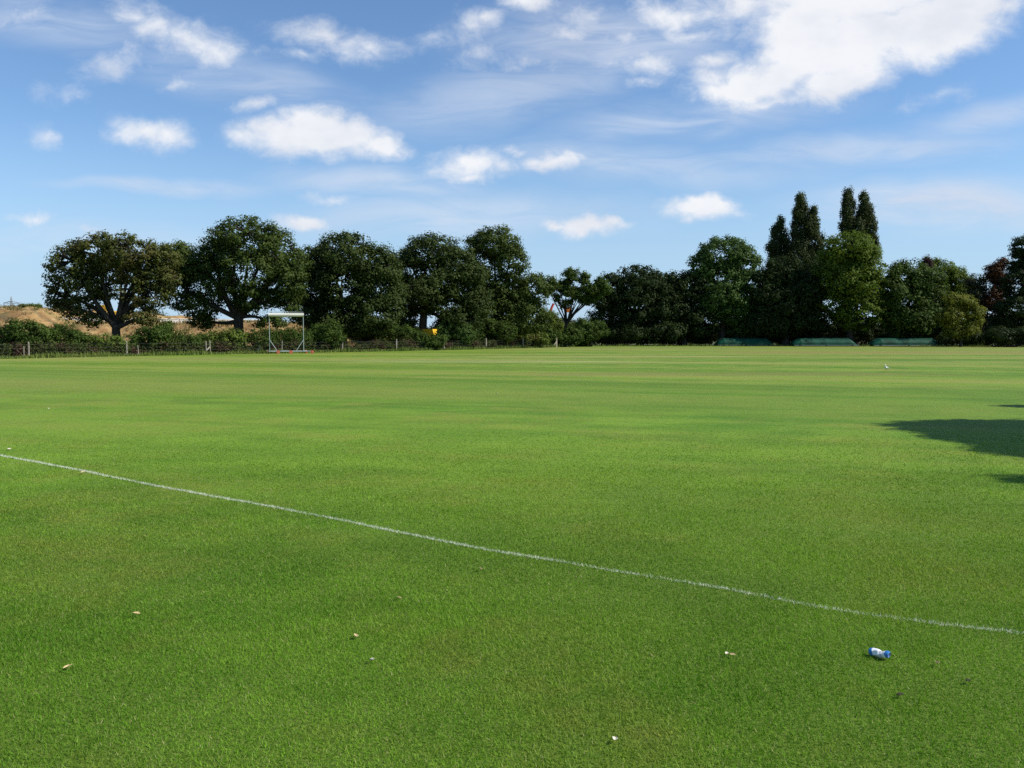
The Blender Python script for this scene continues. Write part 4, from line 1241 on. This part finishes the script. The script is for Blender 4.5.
for s in (-1, 1):
    mb = MB(); vs = []
    wp = [(.09, .225, .045), (.02, .235, .060), (-.08, .220, .056), (-.18, .195, .036), (-.28, .175, .018), (-.34, .168, .003)]
    for x, z, h in wp:
        w = .074 * (1 - abs(x + .02) / .42)
        vs += [(x, s * (w + .004), z - h * .8), (x, s * (w + .016), z), (x, s * (w * .55 + .006), z + h * .7), (x, s * (w * .5), z)]
    fs = [(i * 4 + k, i * 4 + (k + 1) % 4, i * 4 + 4 + (k + 1) % 4, i * 4 + 4 + k) for i in range(len(wp) - 1) for k in range(4)] + [(3, 2, 1, 0), tuple(len(wp) * 4 - 4 + k for k in range(4))]
    mb.add(vs, fs).build('wing', BG, gull, smooth=True)
    mb = MB()
    mb.tube([(.0, s * .03, .16), (-.005, s * .03, .085), (.005, s * .03, .012)], [.012, .008, .007], 6)
    for a in (-.5, 0, .5):
        mb.tube([(.005, s * .03, .010), (.005 + .05 * math.cos(a), s * .03 + .05 * math.sin(a), .006)], [.006, .003], 5)
    mb.build('leg', BB, gull)
    MB().tube([(.205, s * .0262, .376), (.205, s * .0292, .376)], .005, 8).build('eye', BLK, gull)
MB().tube([(.225, 0, .362), (.25, 0, .360), (.275, 0, .350)], [.012, .009, .003], 7).build('beak', BB, gull)

# ------------------------------------------------------------------ CRUSHED CAN
CAN, t = new_mat('can_print')
tc = t.n('ShaderNodeTexCoord').outputs['Object']
sp3 = t.n('ShaderNodeSeparateXYZ', ins={0: tc})
d = t.m('ADD', sp3.outputs[0], t.m('MULTIPLY', sp3.outputs[2], 0.45))
wb = t.m('ADD', d, t.m('MULTIPLY', t.m('SUBTRACT', t.noise(tc, 40, 2), .5), .012))
blue_l = t.mr(wb, -.036, -.032, 1, 0)
blue_r = t.mr(wb, .042, .045)
band = t.m('MULTIPLY', t.mr(wb, .008, .011), t.mr(wb, .019, .016))
c = t.mix(band, (0.74, 0.74, 0.74), (0.33, 0.35, 0.37))
c = t.mix(t.m('MAXIMUM', blue_l, blue_r), c, (0.02, 0.15, 0.40))
p = t.n('ShaderNodeBsdfPrincipled', ins={'Base Color': c, 'Metallic': .05, 'Roughness': .42})
t.set(t.n('ShaderNodeOutputMaterial'), 0, p)
ALU = solid('can_metal', (0.10, 0.20, 0.45), .6, .2)
c0 = gnd(879.5, 652.5, 0.03)
can = tag(empty('crushed_can', (c0.x, c0.y, 0.027), R(-46)), 'crushed blue and white drinks can lying on the near grass', 'can')
can.scale = (.84, .9, .9)
mb = MB(); vs = []; ns, nr = 36, 26
for i in range(nr):
    u = i / (nr - 1)
    x = (u - .5) * .112
    end = min(1, .80 + .20 * min(u, 1 - u) / .09)
    for k in range(ns):
        th = 2 * math.pi * k / ns
        r = .0245 * end
        cr = math.exp(-((u - .62) / .13) ** 2) * (.16 + .14 * math.cos(th - 1.2)) + math.exp(-((u - .3) / .1) ** 2) * .13 * (1 + math.cos(2 * th + .4))
        r *= 1 - cr + .075 * math.sin(5 * th + 9 * u) * math.sin(3.1 * u)
        z = r * math.sin(th) * .84 - .003 * math.exp(-((u - .6) / .16) ** 2) + .008 * (u - .5)
        vs.append((x + .006 * math.sin(th) * (1 if u > .6 else -1) * abs(u - .5), r * math.cos(th) * 1.06, z))
fs = [(i * ns + k, i * ns + (k + 1) % ns, (i + 1) * ns + (k + 1) % ns, (i + 1) * ns + k) for i in range(nr - 1) for k in range(ns)]
mb.add(vs, fs).build('body', CAN, can, smooth=True)
for s, nm in ((-1, 'base'), (1, 'lid')):
    ring = [Vector(v) for v in (vs[:ns] if s < 0 else vs[-ns:])]
    cen = sum(ring, Vector()) / ns
    vv = ring + [cen + (q - cen) * .9 + Vector((s * .0015, 0, 0)) for q in ring] + [cen + (q - cen) * .82 - Vector((s * .004, 0, 0)) for q in ring]
    ff = [(a * ns + k, a * ns + (k + 1) % ns, (a + 1) * ns + (k + 1) % ns, (a + 1) * ns + k) for a in range(2) for k in range(ns)] + [tuple(2 * ns + k for k in range(ns))]
    MB().add(vv, ff).build(nm, ALU, can)

# ------------------------------------------------------------------ LEAVES AND SCRAPS ON THE GRASS
TAN = solid('dry_leaf_tan', (0.48, 0.36, 0.18), .75, 0, .25, 60)
CRM = solid('paper_cream', (0.60, 0.54, 0.43), .8, 0, .08, 60)


def fallen(name, label, px, py, size, m, cat, group):
    q = gnd(px, py, 0.02)
    root = MB()
    n = 9
    vs, fs = [], []
    curl = rng.uniform(.25, .6); tw = rng.uniform(-.5, .5)
    for i in range(n):
        u = i / (n - 1)
        w = math.sin(math.pi * min(1, u * .93 + .04)) ** .8 * (.30 if cat == 'leaf' else .42)
        for j in (-1, -.5, 0, .5, 1):
            y_ = j * w * size * (1 + .12 * math.sin(9 * u + j))
            z_ = size * (curl * j * j * w * 1.6 + .45 * curl * (u - .5) ** 2 * 2 + tw * j * w * (u - .5))
            vs.append(((u - .5) * size, y_, z_))
    for i in range(n - 1):
        for j in range(4):
            fs.append((i * 5 + j, (i + 1) * 5 + j, (i + 1) * 5 + j + 1, i * 5 + j + 1))
    root.add(vs, fs)
    if cat == 'leaf':
        root.tube([(-.5 * size, 0, .1 * size), (-.75 * size, .04 * size, .06 * size)], [.0012, .0008], 5)
    o = root.build(name, m, loc=q)
    md = o.modifiers.new('thickness', 'SOLIDIFY'); md.thickness = .0009
    o.rotation_euler = (rng.uniform(-.25, .25), rng.uniform(-.25, .25), rng.uniform(0, 6.28))
    tag(o, label, cat, group)


GLF = 'dry leaves scattered on the near grass'
GSC = 'white scraps scattered on the near grass'
for (lab, a, b, s) in (
        ('tan dry leaf on the grass just above the white scrap, left of centre', 356, 635.5, .040),
        ('tan dry leaf lying against a white scrap below the line', 733, 654.5, .028),
        ('curled tan dry leaf on the grass just right of the crushed can', 937, 663, .034),
        ('tan dry leaf on the grass at the lower left edge', 67.5, 667, .038),
        ('tan dry leaf on the grass in the left part, uppermost of the near ones', 136.5, 613.5, .038),
        ('small dry leaf just below the middle of the white line', 480.5, 569, .036),
        ('small dry leaf below the line, left of centre', 399, 598, .032),
        ('dry leaf close under the far left stretch of the white line', 83, 472.5, .06)):
    fallen('dry_leaf', lab, a, b, s, TAN, 'leaf', GLF)
for (lab, a, b, s) in (
        ('white scrap below the tan leaf, left of centre', 371.5, 660, .026),
        ('white scrap touching the small tan leaf right of centre', 727, 653.5, .022),
        ('white scrap nearest the bottom edge of the field', 615, 739, .026),
        ('pale scrap above the far left end of the white line', 9, 449, .06),
        ('white scrap far out on the middle of the field', 497, 393.5, .06),
        ('pale scrap in the left mid field above the line', 49, 408.5, .05)):
    fallen('paper_scrap', lab, a, b, s, CRM, 'scrap', GSC)
CLOD = solid('dark_clod', (0.030, 0.028, 0.012), .95, 0, .4, 60)
for lab, a, b, s in (('dark clod of soil on the grass below the crushed can', 900, 694, .011), ('small dark clod at the right edge below the line', 968, 680, .009)):
    q = gnd(a, b, .022)
    me = bpy.data.meshes.new('soil_clod')
    import bmesh
    bm = bmesh.new()
    bmesh.ops.create_icosphere(bm, subdivisions=3, radius=s)
    for vtx in bm.verts:
        k = 1 + .35 * math.sin(vtx.co.x * 210 + 1) * math.sin(vtx.co.y * 170) + rng.normal(0, .07)
        vtx.co *= k; vtx.co.z *= .4; vtx.co.x *= 1.5
    bm.to_mesh(me); bm.free()
    me.materials.append(CLOD)
    o = link(bpy.data.objects.new('soil_clod', me)); o.location = q
    tag(o, lab, 'clod', 'clods of soil on the near grass')

# ------------------------------------------------------------------ CAMERA AND RENDER SETTINGS
cam = bpy.data.cameras.new('camera')
cam.sensor_width = 36.0
cam.lens = FPX / 1024 * 36.0
cam.clip_start = 0.05
cam.clip_end = 8000
co = link(bpy.data.objects.new('camera', cam))
co.location = (0, 0, CAMH)
co.rotation_euler = (math.pi / 2 - PITCH, 0, 0)
S.camera = co
S.view_settings.view_transform = 'Standard'
S.view_settings.look = 'None'
S.view_settings.exposure = 0.3
S.view_settings.gamma = 1.0
S.view_settings.use_curve_mapping = False
S.render.engine = 'CYCLES'
S.cycles.max_bounces = 5
S.cycles.diffuse_bounces = 3
S.cycles.glossy_bounces = 2
S.cycles.transmission_bounces = 3
S.cycles.transparent_max_bounces = 6
S.cycles.caustics_reflective = False
S.cycles.caustics_refractive = False
S.cycles.use_denoising = False
S.cycles.use_adaptive_sampling = True
S.cycles.adaptive_threshold = 0.012
